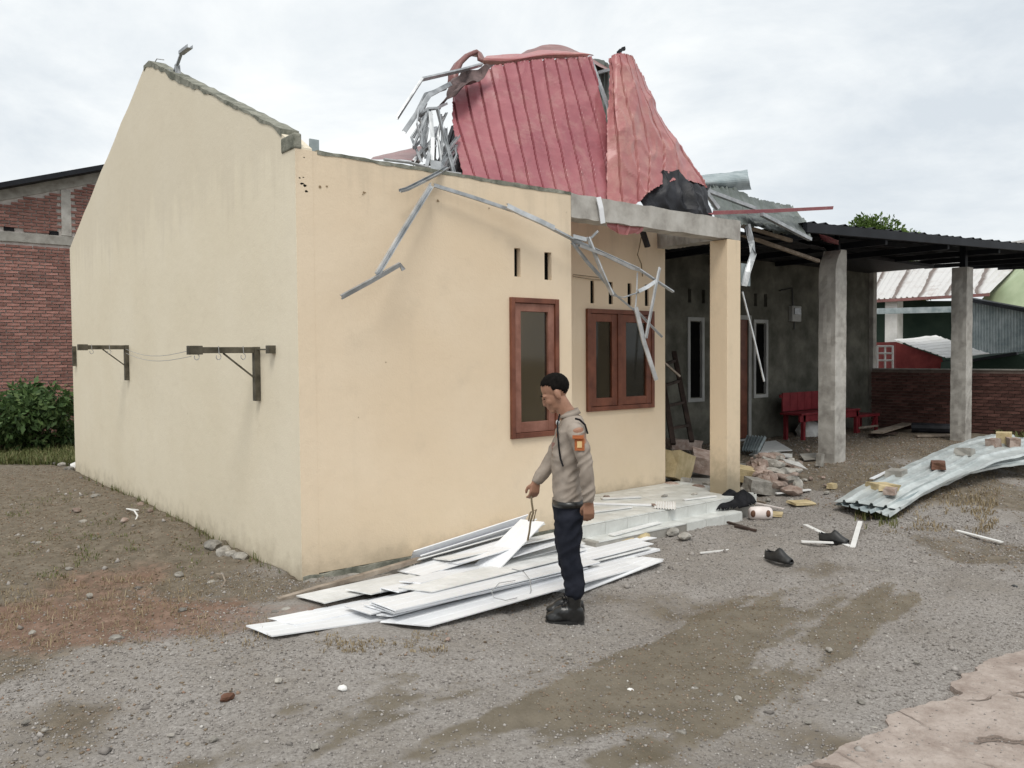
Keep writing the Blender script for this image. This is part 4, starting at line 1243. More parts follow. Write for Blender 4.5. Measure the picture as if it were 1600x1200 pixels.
# concrete pillars of the carport
def cpillar(px, py_top, Y, xw, yw, label, seed, chip, topz=None):
    r_ = random.Random(seed)
    b = on(px, py_top, Y=Y)
    x1 = b.x; x0 = x1 - xw
    top = b.z
    z0 = float(gz(x1, Y)) - .15
    t = thing('concrete_pillar', label, 'pillar', ((x0 + x1) / 2, Y + yw / 2, z0 + .15), 'bare concrete pillars under the carport')
    ring = []
    n_ = 46
    for i in range(n_ + 1):
        z = z0 + (top - z0) * i / n_
        rr = []
        for q in range(16):
            s_ = q // 4; f = (q % 4) / 4
            c = [(x0, Y), (x1, Y), (x1, Y + yw), (x0, Y + yw)]
            a, b_ = c[s_], c[(s_ + 1) % 4]
            x = a[0] + (b_[0] - a[0]) * f; y = a[1] + (b_[1] - a[1]) * f
            w = .012 * mnoise.noise(Vector((x * 9, y * 9, z * 4 + seed))) + .008 * mnoise.noise(Vector((x * 30, y * 30, z * 16 + seed)))
            x += w; y += w
            if chip and z > top - .45:
                cut = (z - (top - .45)) / .45
                if x < (x0 + x1) / 2: x += (x1 - x0) * .55 * cut ** 3 * (1 if x < x0 + .05 else .4)
            rr.append(Vector((x, y, z)))
        ring.append(rr)
    MB().loft(ring).build('shaft', 'pale_concrete', t)
    return t, x0, x1, top
P3, a0, a1, t3 = cpillar(1323, 391, .70, .30, .26, 'nearer bare concrete pillar with a chipped rounded top', 5, True)
P4, c0, c1, t4 = cpillar(1520.5, 418, .80, .26, .26, 'farther bare concrete pillar before the dark brick boundary wall', 8, False)

# carport: dark lean-to roof, ribbed sheet on purlins, short steel posts on the pillars
CP = thing('carport_roof', 'dark lean to carport roof of ribbed sheet over two pillars', 'carport', (11, 2, 3.2))
A_ = on(1258, 347, Y=.3)
B_ = on(1600, 381, Y=.3)
d_ = (B_ - A_)
B2 = A_ + d_ * ((24.0 - A_.x) / d_.x)
Cc = on(1330, 404, Y=3.58)
D_ = on(1600, 412, Y=3.58)
e_ = D_ - Cc
back_l = Cc + e_ * ((7.2 - Cc.x) / e_.x)
back_r = Cc + e_ * ((24.0 - Cc.x) / e_.x)
o = sheet([[A_, B2], [back_l, back_r]], 240, 6, 66, .025, 0.004).build('roof_sheet', 'dark_metal', CP)
solid(o, .003)
MB().bar(A_ + Vector((0, 0, -.07)), B2 + Vector((0, 0, -.07)), .06, .12).build('eave_beam', 'dark_metal', CP)
for f in (.25, .5, .75):
    MB().bar(A_.lerp(back_l, f) + Vector((0, 0, -.05)), B2.lerp(back_r, f) + Vector((0, 0, -.05)), .06, .07).build('purlin', 'dark_metal', CP)
for f in (.01, .13, .25, .37, .49, .62, .75, .88, .99):
    MB().bar(A_.lerp(B2, f) + Vector((0, .04, -.15)), back_l.lerp(back_r, f) + Vector((0, -.02, -.15)), .06, .09).build('rafter', 'dark_metal', CP)
MB().box((a1 - .08, .78, t3 - .02), (a1 - .03, .84, A_.z + .1)).build('post', 'dark_metal', CP)
MB().box((c1 - .18, .86, t4 - .02), (c1 - .08, .96, A_.z + .35)).build('post', 'dark_metal', CP)

# ------------------------------------------------------------------ brick walls with single bricks
brick_cache = {}
def brick_mesh(l, h, d, mat, var):
    key = (round(l, 2), round(h, 3), mat, var)
    if key not in brick_cache:
        r_ = random.Random(var * 7 + int(l * 100))
        mb = MB().box((-l / 2, -d / 2, -h / 2), (l / 2, d / 2, h / 2))
        mb.v = [v + Vector((r_.uniform(-.006, .006), r_.uniform(-.003, .003), r_.uniform(-.004, .004))) for v in mb.v]
        me = mb.mesh('brick')
        me.materials.append(MATS[mat])
        brick_cache[key] = me
    return brick_cache[key]

def to_px(p):
    c = M @ (np.array(p) - CAM)
    return (800 + FPX * c[0] / c[2], 600 + FPX * c[1] / c[2]) if c[2] > .1 else (-9999, -9999)

def bricks(parent, p0, dirx, nrm, length, zfun, z0, mat, skip, visible, limit, lb=.215, hb=.052, joint=.013):
    """courses of single bricks on the face through p0 along dirx; past the limit they are joined into one part"""
    rest = MB()
    spots = []
    ang = math.atan2(dirx.y, dirx.x)
    row_ = 0
    z = z0
    zmax = max(zfun(0), zfun(length), zfun(length / 2))
    while z < zmax:
        s = -(lb + joint) * (.5 if row_ % 2 else 0.0) + random.uniform(-.02, .02)
        while s < length:
            a = max(s, 0); b = min(s + lb, length)
            if b - a > .05:
                m = (a + b) / 2
                if z + hb < zfun(m) and not skip(m, z + hb / 2):
                    c = p0 + dirx * m + Vector((0, 0, z + hb / 2)) + nrm * (.004 + random.uniform(0, .007))
                    spots.append((c, b - a))
            s += lb + joint
        z += hb + joint
        row_ += 1
    vis = [i for i, (c, l) in enumerate(spots) if visible(*to_px(c))]
    vis.sort(key=lambda i: (spots[i][0] - Vector(CAM)).length)
    single = set(vis[:limit])
    for i, (c, l) in enumerate(spots):
        if i in single:
            put('brick', brick_mesh(l, hb, .03, mat, random.randrange(4)), None, c, (0, random.uniform(-.012, .012), ang), parent=parent)
        else:
            q = Matrix.Rotation(ang, 3, 'Z')
            b_ = MB().box((-l / 2, -.015, -hb / 2), (l / 2, .015, hb / 2))
            rest.add([q @ v + c for v in b_.v], b_.f)
    if rest.v:
        rest.build('brickwork', mat, parent, kind='stuff')

# dark boundary wall at right
W0 = on(1362, 668, Z=-.02)
W1_ = on(1600, 684, Z=-.02)
dv = (W1_ - W0); dv.z = 0
dv.normalize()
Lw = (W1_ - W0).length + 1.6
nv_ = Vector((-dv.y, dv.x, 0))
if nv_.dot(Vector(CAM) - W0) < 0: nv_ = -nv_
tcalc = on(1368, 568, Y=W0.y).z
hz = float(CAM[2] - (570 - 545) / (668 - 545) * (CAM[2] + .02)) - .0
BWL = thing('boundary_wall', 'low dark red brick boundary wall beyond the carport', 'wall', W0.lerp(W1_, .5))
q = []
mb = MB()
for s in (0, Lw):
    p = W0 + dv * s
    q.append(p)
mb.add([q[0] + Vector((0, 0, -.4)), q[1] + Vector((0, 0, -.4)), q[1] - nv_ * .12 + Vector((0, 0, -.4)), q[0] - nv_ * .12 + Vector((0, 0, -.4)),
        q[0] + Vector((0, 0, hz)), q[1] + Vector((0, 0, hz)), q[1] - nv_ * .12 + Vector((0, 0, hz)), q[0] - nv_ * .12 + Vector((0, 0, hz))],
       [(0, 3, 2, 1), (4, 5, 6, 7), (0, 1, 5, 4), (1, 2, 6, 5), (2, 3, 7, 6), (3, 0, 4, 7)])
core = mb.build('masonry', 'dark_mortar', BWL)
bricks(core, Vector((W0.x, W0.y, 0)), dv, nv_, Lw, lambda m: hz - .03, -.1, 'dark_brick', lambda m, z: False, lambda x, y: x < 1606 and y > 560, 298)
MB().bar(W0 + Vector((0, 0, hz + .012)) - nv_ * .06, W0 + dv * Lw + Vector((0, 0, hz + .012)) - nv_ * .06, .15, .024).build('capping', 'concrete', BWL)

# brick building at left
YL = 13.5
BB = thing('brick_building', 'tall unplastered red brick gable building at the far left', 'building', (0.5, YL, 0))
rake = lambda x: 4.86 + (x + .03) * .335
def zrake(px, py): return on(px, py, Y=YL)
r0 = zrake(0, 297); r1 = zrake(150, 270)
sl = (r1.z - r0.z) / (r1.x - r0.x)
rk = lambda x: r0.z + (x - r0.x) * sl
XA, XB = -2.2, 3.4
mb = MB()
mb.add([(XA, YL + .012, -.3), (XB, YL + .012, -.3), (XB, YL + .012, rk(XB)), (XA, YL + .012, rk(XA)), (XA, YL + .2, -.3), (XB, YL + .2, -.3), (XB, YL + .2, rk(XB)), (XA, YL + .2, rk(XA))],
       [(0, 1, 2, 3), (7, 6, 5, 4), (0, 4, 5, 1), (1, 5, 6, 2), (2, 6, 7, 3), (3, 7, 4, 0)])
core = mb.build('masonry', 'mortar', BB)
band0 = zrake(50, 380).z; band1 = zrake(50, 365).z
xc0 = zrake(95, 330).x; xc1 = zrake(111, 330).x
hole_px = [(14, 357.5), (84, 364.5)]
holes_ = [zrake(*h) for h in hole_px]
rb = .21
def skipb(m, z):
    x = XA + m
    if band0 - .04 < z < band1 + .03: return True
    if xc0 - .05 < x < xc1 + .05 and z > band1 - .02: return True
    return any(abs(x - h.x) < .14 and abs(z - h.z) < .045 for h in holes_)
bricks(core, Vector((XA, YL, 0)), Vector((1, 0, 0)), Vector((0, -1, 0)), XB - XA, lambda m: rk(XA + m) - rb - .03, -.25, 'brick', skipb, lambda x, y: -8 < x < 128 and 270 < y < 640, 300, hb=.046, joint=.019)
MB().box((XA, YL - .02, band0), (XB, YL + .1, band1)).build('tie_beam', 'concrete', BB, bevel=.01)
MB().box((xc0, YL - .025, band1 + .002), (xc1, YL + .1, rk(xc0) - rb - .002)).build('column', 'pale_concrete', BB, bevel=.01)
mb = MB()
def rakebar(za, zb, ya, yb):
    mb = MB()
    P = [(XA, ya, rk(XA) + za), (XB, ya, rk(XB) + za), (XB, yb, rk(XB) + za), (XA, yb, rk(XA) + za), (XA, ya, rk(XA) + zb), (XB, ya, rk(XB) + zb), (XB, yb, rk(XB) + zb), (XA, yb, rk(XA) + zb)]
    mb.add(P, [(0, 3, 2, 1), (4, 5, 6, 7), (0, 1, 5, 4), (1, 2, 6, 5), (2, 3, 7, 6), (3, 0, 4, 7)])
    return mb
rakebar(-rb, -.002, YL - .015, YL + .1).build('raking_beam', 'concrete', BB)
rakebar(0.0, .1, YL - .35, YL + 4).build('roof', 'dark_metal', BB)
for h in holes_:
    MB().box((h.x - .09, YL - .004, h.z - .04), (h.x + .09, YL + .008, h.z + .04)).build('hole_shade_plate', 'black_cloth', BB)  # black plate in a shallow gap paints the dark of a hole

# ------------------------------------------------------------------ far right: neighbours beyond the boundary wall
def D(px, py, d): return on(px, py, D=d)
NH = thing('neighbour_house', 'neighbouring house with a rust streaked white roof and green gable', 'house', D(1460, 560, 30))
e0, e1_ = D(1340, 470, 30), D(1546, 458, 27)
up_ = Vector((0, 0, 1))
back_dir = Vector((M[2][0], M[2][1], 0)).normalized()
right_dir = Vector((M[0][0], M[0][1], 0)).normalized()
r0_, r1_ = D(1395, 372, 35.5), D(1598, 398, 31)
sl_ = (r0_ - e0).normalized(); ev_ = (e1_ - e0).normalized()
pv_ = ev_ - sl_ * ev_.dot(sl_)
NROOF.inputs[1].default_value = pv_.normalized()
o = sheet([[e0, e1_], [r0_, D(1612, 392, 32)]], 90, 12, 22, .05, .02).build('roof', 'rusty_white_roof', NH)
solid(o, .01)
MB().bar(e0 + Vector((0, 0, -.05)), e1_ + Vector((0, 0, -.05)), .12, .1).build('eave_board', 'dull_red_roofing', NH)
for px in (1397,):
    a = D(px, 478, 29.6)
    MB().box((a.x - .22, a.y - .22, -.2), (a.x + .22, a.y + .22, a.z + .35)).build('post', 'white_paint', NH)
MB().bar(D(1345, 487, 29.4), D(1545, 482, 27.2), .12, .2).build('veranda_beam', 'blue_zinc', NH)
g0, g1, g2, g3 = D(1540, 482, 27.4), D(1640, 482, 26), D(1640, 380, 26.4), D(1612, 390, 31)
mb = MB()
gv = [D(1536, 470, 28.5), D(1660, 492, 24.5), D(1660, 380, 26.5), D(1606, 396, 31.5)]
mb.add(gv + [v + back_dir * .2 for v in gv], [(0, 1, 2, 3), (7, 6, 5, 4), (0, 4, 5, 1), (1, 5, 6, 2), (2, 6, 7, 3), (3, 7, 4, 0)])
mb.build('gable', 'green_wall', NH)
bw = [D(1340, 600, 31.5), D(1560, 600, 29.5), D(1560, 470, 29.5), D(1340, 470, 31.5)]
MB().add(bw + [v + back_dir * .3 for v in bw], [(0, 1, 2, 3), (7, 6, 5, 4), (0, 4, 5, 1), (1, 5, 6, 2), (2, 6, 7, 3), (3, 7, 4, 0)]).build('wall', 'teal_wall', NH)
# grey corrugated shed
GS = thing('zinc_shed', 'grey corrugated metal shed with a dark sloping roof edge', 'shed', D(1570, 560, 24))
o = sheet([[D(1500, 556, 24), D(1620, 560, 22)], [D(1500, 466, 24), D(1620, 486, 22)]], 150, 2, 26, .03, 0.0, shape='sin').build('wall', 'blue_zinc', GS)
solid(o, .01)
MB().bar(D(1495, 464, 23.8), D(1630, 489, 21.8), .5, .1).build('roof', 'dark_metal', GS)
# small red shed with a white tin roof
RS = thing('red_shed', 'small red shed with a bent white tin roof behind the boundary wall', 'shed', D(1450, 560, 20.5))
o = sheet([[D(1396, 531, 21), D(1478, 559, 19.5)], [D(1462, 524, 23), D(1546, 553, 21)]], 40, 8, 8, .015, .02).build('roof', 'white_paint', RS)
solid(o, .01)
fr = [D(1400, 600, 20.9), D(1478, 600, 19.8), D(1472, 559, 19.8), D(1400, 534, 20.9)]
MB().add(fr + [v + back_dir * 1.6 for v in fr], [(0, 1, 2, 3), (7, 6, 5, 4), (0, 4, 5, 1), (1, 5, 6, 2), (2, 6, 7, 3), (3, 7, 4, 0)]).build('wall', 'shed_red', RS)
# pale rack just over the wall
RK = thing('pale_rack', 'pale tubular rack standing beyond the wall beside the grey house', 'rack', D(1382, 565, 19.5))
for a, b in (((1371, 541), (1395, 541)), ((1371, 552), (1395, 552)), ((1371, 563), (1395, 563))):
    MB().tube([D(*a, 19.5), D(*b, 19.3)], .025).build('rail', 'white_paint', RK)
for px in (1371, 1383, 1395):
    MB().tube([D(px, 540, 19.45), D(px, 585, 19.45)], .025).build('leg', 'white_paint', RK)
ds = [D(1486, 552, 19), D(1640, 556, 17.5)]
DS = thing('dark_stall', 'low dark green covered stall behind the right end of the boundary wall', 'stall', D(1570, 575, 18.5))
q8 = [D(1500, 600, 19), D(1660, 600, 17.5), D(1660, 548, 17.5), D(1590, 553, 18), D(1500, 566, 19)]
MB().add(q8 + [v + back_dir * 1.2 for v in q8], [(0, 1, 2, 3, 4), (9, 8, 7, 6, 5), (0, 5, 6, 1), (1, 6, 7, 2), (2, 7, 8, 3), (3, 8, 9, 4), (4, 9, 5, 0)]).build('cover', 'teal_wall', DS)
MB().bar(D(1500, 566, 18.9), D(1590, 552, 17.9), .1, .06).build('edge_rail', 'black_sheet', DS)
mb = MB().bar(D(1556, 384, 40), D(1660, 368, 38), .3, .12)
mb.build('far_roof_edge', 'rusty_white_roof', None, 'thin pale roof edge showing over the carport at far right', 'roof edge')

# ================================================================== PLANTS
def leaf_cloud(centres, radii, n, lmin, lmax, seed, droop=0.3, shell=0.55):
    r_ = np.random.default_rng(seed)
    k_ = r_.integers(0, len(centres), n)
    c = np.array(centres, float)[k_]
    rad = np.array(radii, float)[k_]
    d = r_.normal(0, 1, (n, 3))
    d /= np.linalg.norm(d, axis=1, keepdims=True)
    rr = r_.uniform(shell, 1.0, n) ** .7
    p = c + d * rad * rr[:, None]
    size = r_.uniform(lmin, lmax, n)
    ax = d + r_.normal(0, .7, (n, 3))
    ax[:, 2] -= droop
    ax /= np.linalg.norm(ax, axis=1, keepdims=True)
    t = r_.normal(0, 1, (n, 3))
    sd_ = np.cross(ax, t)
    sd_ /= np.linalg.norm(sd_, axis=1, keepdims=True)
    up2 = np.cross(sd_, ax)
    v = np.stack([p, p + ax * size[:, None] * .5 + sd_ * size[:, None] * .24 + up2 * size[:, None] * .05, p + ax * size[:, None], p + ax * size[:, None] * .5 - sd_ * size[:, None] * .24 + up2 * size[:, None] * .05], 1)
    f = np.arange(n * 4).reshape(n, 4)
    tint = np.repeat(np.clip(r_.normal(.45, .24, n), 0, 1), 4)
    return v.reshape(-1, 3), f, tint

def blades(pts, hmin, hmax, w, seed, lean=.5):
    r_ = np.random.default_rng(seed)
    n = len(pts)
    p = np.array(pts, float)
    a = r_.uniform(0, 6.283, n)
    dx = np.stack([np.cos(a), np.sin(a), np.zeros(n)], 1)
    sdv = np.stack([-np.sin(a), np.cos(a), np.zeros(n)], 1)
    h = r_.uniform(hmin, hmax, n)
    ln = r_.uniform(.1, 1, n) * lean
    m = p + dx * (h * ln * .35)[:, None] + np.array([0, 0, 1]) * (h * .6)[:, None]
    t = p + dx * (h * ln)[:, None] + np.array([0, 0, 1]) * (h * (1 - .45 * ln))[:, None]
    v = np.stack([p - sdv * w, p + sdv * w, m + sdv * w * .7, t, m - sdv * w * .7], 1)
    b = np.arange(n)[:, None] * 5
    f = np.concatenate([b + np.array([[0, 1, 2, 4]]), ], 0)
    f2 = b + np.array([[4, 2, 3, 3]])
    tint = np.repeat(np.clip(r_.normal(.45, .25, n), 0, 1), 5)
    return v.reshape(-1, 3), f, b + np.array([[4, 2, 3]]), tint

def blade_obj(name, pts, hmin, hmax, w, seed, mat, label, lean=.5, parent=None):
    v, f4, f3, tint = blades(pts, hmin, hmax, w, seed, lean)
    tri = np.concatenate([f4[:, [0, 1, 2]], f4[:, [0, 2, 3]], f3], 0)
    o_ = link(name, fast_mesh(name, v, tri, tint), mat, parent)
    return tag(o_, label, kind='stuff')

def bush(name, c, r, n, lmin, lmax, seed, label, mat='bush_leaf', lumps=9):
    r_ = random.Random(seed)
    t = thing(name, label, 'bush' if 'bush' in name else 'tree', c)
    cs, rs = [], []
    for i in range(lumps):
        a = r_.uniform(0, 6.28)
        q = r_.uniform(.1, .75)
        cs.append((c[0] + math.cos(a) * r[0] * q, c[1] + math.sin(a) * r[1] * q, c[2] + r[2] * (r_.uniform(.25, 1.5) if 'bush' in name else r_.uniform(.75, 1.42))))
        k_ = r_.uniform(.28, .5)
        rs.append((r[0] * k_, r[1] * k_, r[2] * k_ * (1 if 'bush' in name else .55)))
    v, f, tint = leaf_cloud(cs, rs, n, lmin, lmax, seed, shell=.25)
    link('foliage', fast_mesh('foliage', v - np.array(c), f, tint), mat, t)['kind'] = 'stuff'
    mb = MB()
    for cc in cs:
        mb.tube([Vector(c) + Vector((r_.uniform(-.06, .06), r_.uniform(-.06, .06), -.05)), Vector(c).lerp(Vector(cc), .5) + Vector((0, 0, .08)), Vector(cc)], .016 if 'bush' in name else .12, 5)
    mb.build('stem', 'bark', t)
    return t
bc = on(48, 708, Z=0)
bush('leafy_bush', (bc.x, bc.y, 0), (.80, .7, .66), 4600, .05, .17, 3, 'dark green leafy bush before the brick building', lumps=16)
bc2 = on(2, 712, Z=0)
bush('leafy_bush', (bc2.x - .1, bc2.y, 0), (.45, .4, .36), 1600, .05, .12, 4, 'smaller dark bush cut by the left edge of the photo')
bc3 = on(105, 708, Z=0)
bush('leafy_bush', (bc3.x, bc3.y + .4, 0), (.32, .3, .3), 1100, .05, .11, 6, 'low green bush touching the far corner of the cream side wall')
pts = []
for i in range(6000):
    px = random.uniform(-20, 118); py = random.uniform(694, 728)
    if mnoise.noise(Vector((px * .05, py * .08, 0))) < -.45: continue
    p = on(px, py, Z=0.0)
    if p.x > -0.02 and p.y < 7.5: continue
    pts.append((p.x, p.y, float(gz(p.x, p.y)) - .02))
blade_obj('grass', pts, .05, .24, .009, 5, 'grass_blade', 'strip of green grass under the bush', lean=1.1)
def patch(px0, px1, py0, py1, n, thr, seed):
    r_ = random.Random(seed)
    out = []
    for i in range(n):
        px = r_.uniform(px0, px1); py = r_.uniform(py0, py1)
        if mnoise.noise(Vector((px * .018, py * .03, seed))) + .5 * mnoise.noise(Vector((px * .07, py * .1, seed))) < thr: continue
        p = gnd(px, py)
        if p.x > -.02 and p.y > -.02 and p.x < 5.3: continue
        out.append((p.x, p.y, p.z - .01))
    return out
blade_obj('grass', patch(-10, 330, 770, 905, 4000, .15, 3), .012, .045, .004, 6, 'grass_blade', 'sparse low weeds on the earth beside the side wall', lean=1.2)
blade_obj('grass', patch(490, 700, 985, 1018, 1300, .0, 4), .008, .03, .003, 7, 'dry_blade', 'short grass at the foot of the white panels', lean=1.3)
blade_obj('grass', patch(1340, 1600, 745, 835, 5000, .0, 5), .02, .08, .005, 8, 'dry_blade', 'dry grass below the zinc sheet pile', lean=1.3)
blade_obj('grass', patch(1335, 1402, 800, 826, 500, -.25, 15), .03, .10, .006, 18, 'grass_blade', 'green tuft under the near end of the zinc sheet pile')
blade_obj('grass', patch(1325, 1600, 690, 760, 2200, .05, 8), .015, .06, .005, 9, 'dry_blade', 'dry grass on the earth mound by the pillars', lean=1.3)
blade_obj('straw', patch(-10, 420, 900, 1015, 3000, -.1, 9), .02, .07, .002, 10, 'dry_blade', 'dry straw on the reddish earth', lean=1.6)
pts = []
for i in range(900):
    p = on(random.uniform(1556, 1640), random.uniform(670, 690), Z=0)
    pts.append((p.x, p.y, -.03))
blade_obj('grass', pts, .06, .22, .012, 11, 'grass_blade', 'green weeds at the foot of the boundary wall')
tr0 = D(1385, 560, 34)
bush('leafy_tree', (tr0.x, tr0.y, 0), (2.3, 2.0, 4.85), 40000, .10, .26, 12, 'green tree crown rising behind the carport roof', 'tree_leaf', lumps=20)
pts = []
for i in range(70):
    y = random.uniform(.05, 6.5)
    pts.append((random.uniform(-.1, -.01), y, float(gz(-.04, y)) - .005))
blade_obj('grass', [(p[0] + random.uniform(-.02, 0), p[1] + random.uniform(-.02, .02), p[2]) for p in pts for _ in range(5)], .03, .12, .003, 13, 'grass_blade', 'weeds along the foot of the side wall')

# ================================================================== WHITE CEILING PANELS
panel_prof = None
def panel(a, b, width, za, zb, label, th=.008, roll=0.0, mat='white_panel', nm='ceiling_panel', ext=(0, 0), lip=False):
    pa = gnd(a[0], a[1], za)
    pb = gnd(b[0], b[1], zb)
    d = (pb - pa)
    L = d.length
    d.normalize()
    s = d.cross(Vector((0, 0, 1))).normalized()
    u = s.cross(d).normalized()
    c, sn = math.cos(roll), math.sin(roll)
    s2 = s * c + u * sn
    u2 = u * c - s * sn
    w = width * 1.72 / 2
    prof = []
    for f in (-1, -.38, -.34, -.30, .30, .34, .38, 1):
        prof.append((f * w, (th / 2 - .003) if f in (-.34, .34) else th / 2))
    prof += [(w, -th / 2), (-w, -th / 2)]
    if lip:
        prof = [(-w, -th / 2 - .03), (-w, th / 2)] + [(f * w, (th / 2 - .003) if f in (-.34, .34) else th / 2) for f in (-.38, -.34, -.30, .30, .34, .38)] + [(w, th / 2), (w, -th / 2), (-w + th, -th / 2), (-w + th, -th / 2 - .03)]
    mb = MB()
    path = [pa - d * ext[0], pb + d * ext[1]]
    n_ = len(prof)
    for p in path:
        sk = random.choice((0, 0, .25, -.3, .5, -.15))
        for x, y in prof:
            mb.v.append(p + s2 * x + u2 * y + d * (sk * x + random.uniform(-.006, .006)))
    for j in range(n_):
        k_ = (j + 1) % n_
        mb.f.append((j, j + n_, k_ + n_, k_))
    mb.f.append(tuple(range(n_)))
    mb.f.append(tuple(reversed(range(n_, 2 * n_))))
    return mb.build(nm, mat, None, label, 'panel', 'white ceiling panels heaped before the front wall')
panel((404, 986), (690, 946), .15, .03, .02, 'lowest white panel whose left end reaches farthest left on the ground')
panel((440, 972), (690, 922), .13, .022, .03, 'white panel just above the farthest left one, tapering into the heap')
panel((484, 937), (700, 888), .16, .04, .06, 'white panel with its square left end below the timber batten', mat='dusty_panel')
panel((558, 954), (800, 893), .15, .04, .06, 'white panel with a short left end poking out mid heap')
panel((632, 975), (1000, 876), .16, .02, .02, 'lowest front white panel running long under the bent wire')
panel((880, 925), (1016, 874), .13, .02, .035, 'white panel at the right end of the heap beyond the boots', mat='white_panel')
panel((700, 955), (1010, 874), .17, .012, .012, 'flat white panel on the ground beneath the front edge of the heap', mat='dusty_panel')
panel((592, 952), (884, 889), .16, .055, .06, 'grooved white panel bottom of the neat stack of three')
panel((596, 950), (900, 883), .155, .072, .075, 'grooved white panel middle of the neat stack of three')
panel((598, 947), (920, 874), .16, .09, .09, 'grooved white panel on top of the neat stack of three')
panel((608, 922), (720, 898), .10, .08, .09, 'small broken white panel piece with a curled edge', lip=True)
panel((648, 922), (880, 866), .14, .10, .12, 'white panel with a square left corner in mid heap', mat='dusty_panel')
def panel_at(a, Ya, b, Yb, width, label, **kw):
    global gnd
    keep = gnd
    pts_ = [on(*a, Y=Ya), on(*b, Y=Yb)]
    gnd = lambda px, py, h=0.0: pts_.pop(0).copy()
    r_ = panel(a, b, width, 0, 0, label, **kw)
    gnd = keep
    return r_
panel_at((640, 896), -.33, (806, 846), -.36, .15, 'white panel with a dusty face below the wall side stack')
panel_at((690, 874), -.32, (876, 834), -.24, .13, 'dusty white panel partly under the leaning one', mat='dusty_panel', roll=.12)
panel_at((706, 880), -.42, (800, 856), -.40, .07, 'short white panel with a turned down lip near the leaning one', lip=True, roll=.1)
panel_at((650, 877), -.17, (846, 822), -.12, .09, 'second long narrow white panel beside the wall side one', roll=.45, lip=True, mat='dusty_panel')
panel_at((644, 868), -.085, (820, 811), -.075, .075, 'long narrow white panel nearest the front wall', roll=.8, lip=True)
panel_at((655, 872), -.12, (832, 816), -.10, .07, 'third long narrow white panel between the two wall side ones', roll=.6, lip=True, mat='white_panel')
panel_at((790, 868), -.42, (880, 842), -.32, .13, 'white panel behind the hanging wire beside the officer', roll=.1)
panel((838, 872), (1000, 838), .17, .06, .05, 'long white panel passing behind the legs of the officer')
panel((850, 888), (1000, 852), .16, .05, .04, 'white panel with a ragged right end behind the officer', mat='dusty_panel')
panel((905, 862), (985, 832), .17, .05, .03, 'upper white panel right of the officer ending at the step')
panel((900, 872), (1004, 846), .15, .075, .06, 'grooved white panel over the ragged one right of the officer')
panel((870, 850), (985, 824), .12, .10, .07, 'white panel on top right of the officer touching the step', mat='dusty_panel')
panel((905, 898), (1020, 872), .10, .03, .03, 'white panel low right of the officer above the end one', mat='white_panel')
panel((920, 885), (1025, 858), .05, .015, .01, 'narrow white strip lowest right of the heap', th=.02)
panel((560, 925), (820, 862), .13, .055, .06, 'white panel low in the gap of the heap between the two stacks', mat='dusty_panel')
panel((690, 908), (900, 856), .13, .085, .09, 'white panel bridging the middle of the heap under the lifted one')
panel((735, 888), (905, 846), .10, .11, .11, 'narrow white panel high in mid heap beside the lifted one', mat='dusty_panel')
panel((640, 910), (790, 873), .09, .10, .11, 'narrow broken white strip on the left middle of the heap')
panel((600, 962), (720, 932), .05, .035, .04, 'thin white strip between the neat stack and the lowest front panel')
# the panel being lifted
pa, pb = on(758, 889, Y=-.52), on(832, 814, Y=-.30)
d = (pb - pa).normalized()
s = d.cross(Vector((0, 0, 1))).normalized()
u = s.cross(d)
s2 = (s * math.cos(.0) + u * math.sin(.0))
mb = MB()
w = .115
prof = [(-w, -.005), (w, -.005), (w, .005), (.36 * w, .005), (.33 * w, .002), (.3 * w, .005), (-.3 * w, .005), (-.33 * w, .002), (-.36 * w, .005), (-w, .005)]
for p in (pa, pb):
    mb.v += [p + s2 * a + u * b for a, b in prof]
n_ = len(prof)
mb.f += [(j, (j + 1) % n_, (j + 1) % n_ + n_, j + n_) for j in range(n_)] + [tuple(reversed(range(n_))), tuple(range(n_, 2 * n_))]
mb.build('ceiling_panel', 'white_panel', None, 'white panel tilted up on top of the heap below the hand', 'panel', 'white ceiling panels heaped before the front wall')
ta, tb = gnd(434, 938, .02), gnd(655, 874, .12)
MB().bar(ta, tb, .045, .03).build('timber_batten', 'old_timber', None, 'long grey timber batten lying along the wall side of the heap', 'batten')
# loops of wire over the panels
def wire(name, pix, r, h, mat, label):
    return MB().tube([gnd(px, py, hh) for (px, py), hh in zip(pix, h)], r, 5).build(name, mat, None, label, 'wire')
wire('wire_loop', [(800, 889), (818, 893), (828, 906), (830, 922), (826, 934)], .004, [.19, .17, .15, .11, .06], 'wire_grey', 'grey wire arching over the front panels beside the boots')
wire('wire_loop', [(805, 907), (780, 911), (768, 924), (772, 934), (790, 938), (808, 934)], .003, [.15, .15, .13, .10, .09, .09], 'wire_grey', 'thin looped wire lying on the front white panels')

# ================================================================== THE ZINC SHEET PILE AT RIGHT
def gpt(px, py, z): return on(px, py, Z=z)
ZP = 'zinc sheets piled on the earth mound'
def pile(rows, mat, label, nu=60, nv=60, ribs=7, seed=0):
    o_ = sheet(rows, nu, nv, ribs, .028, .02, 'trap', seed, 0.0).build('zinc_sheet', mat, None, label, 'roof sheet', ZP)
    return solid(o_, .002)
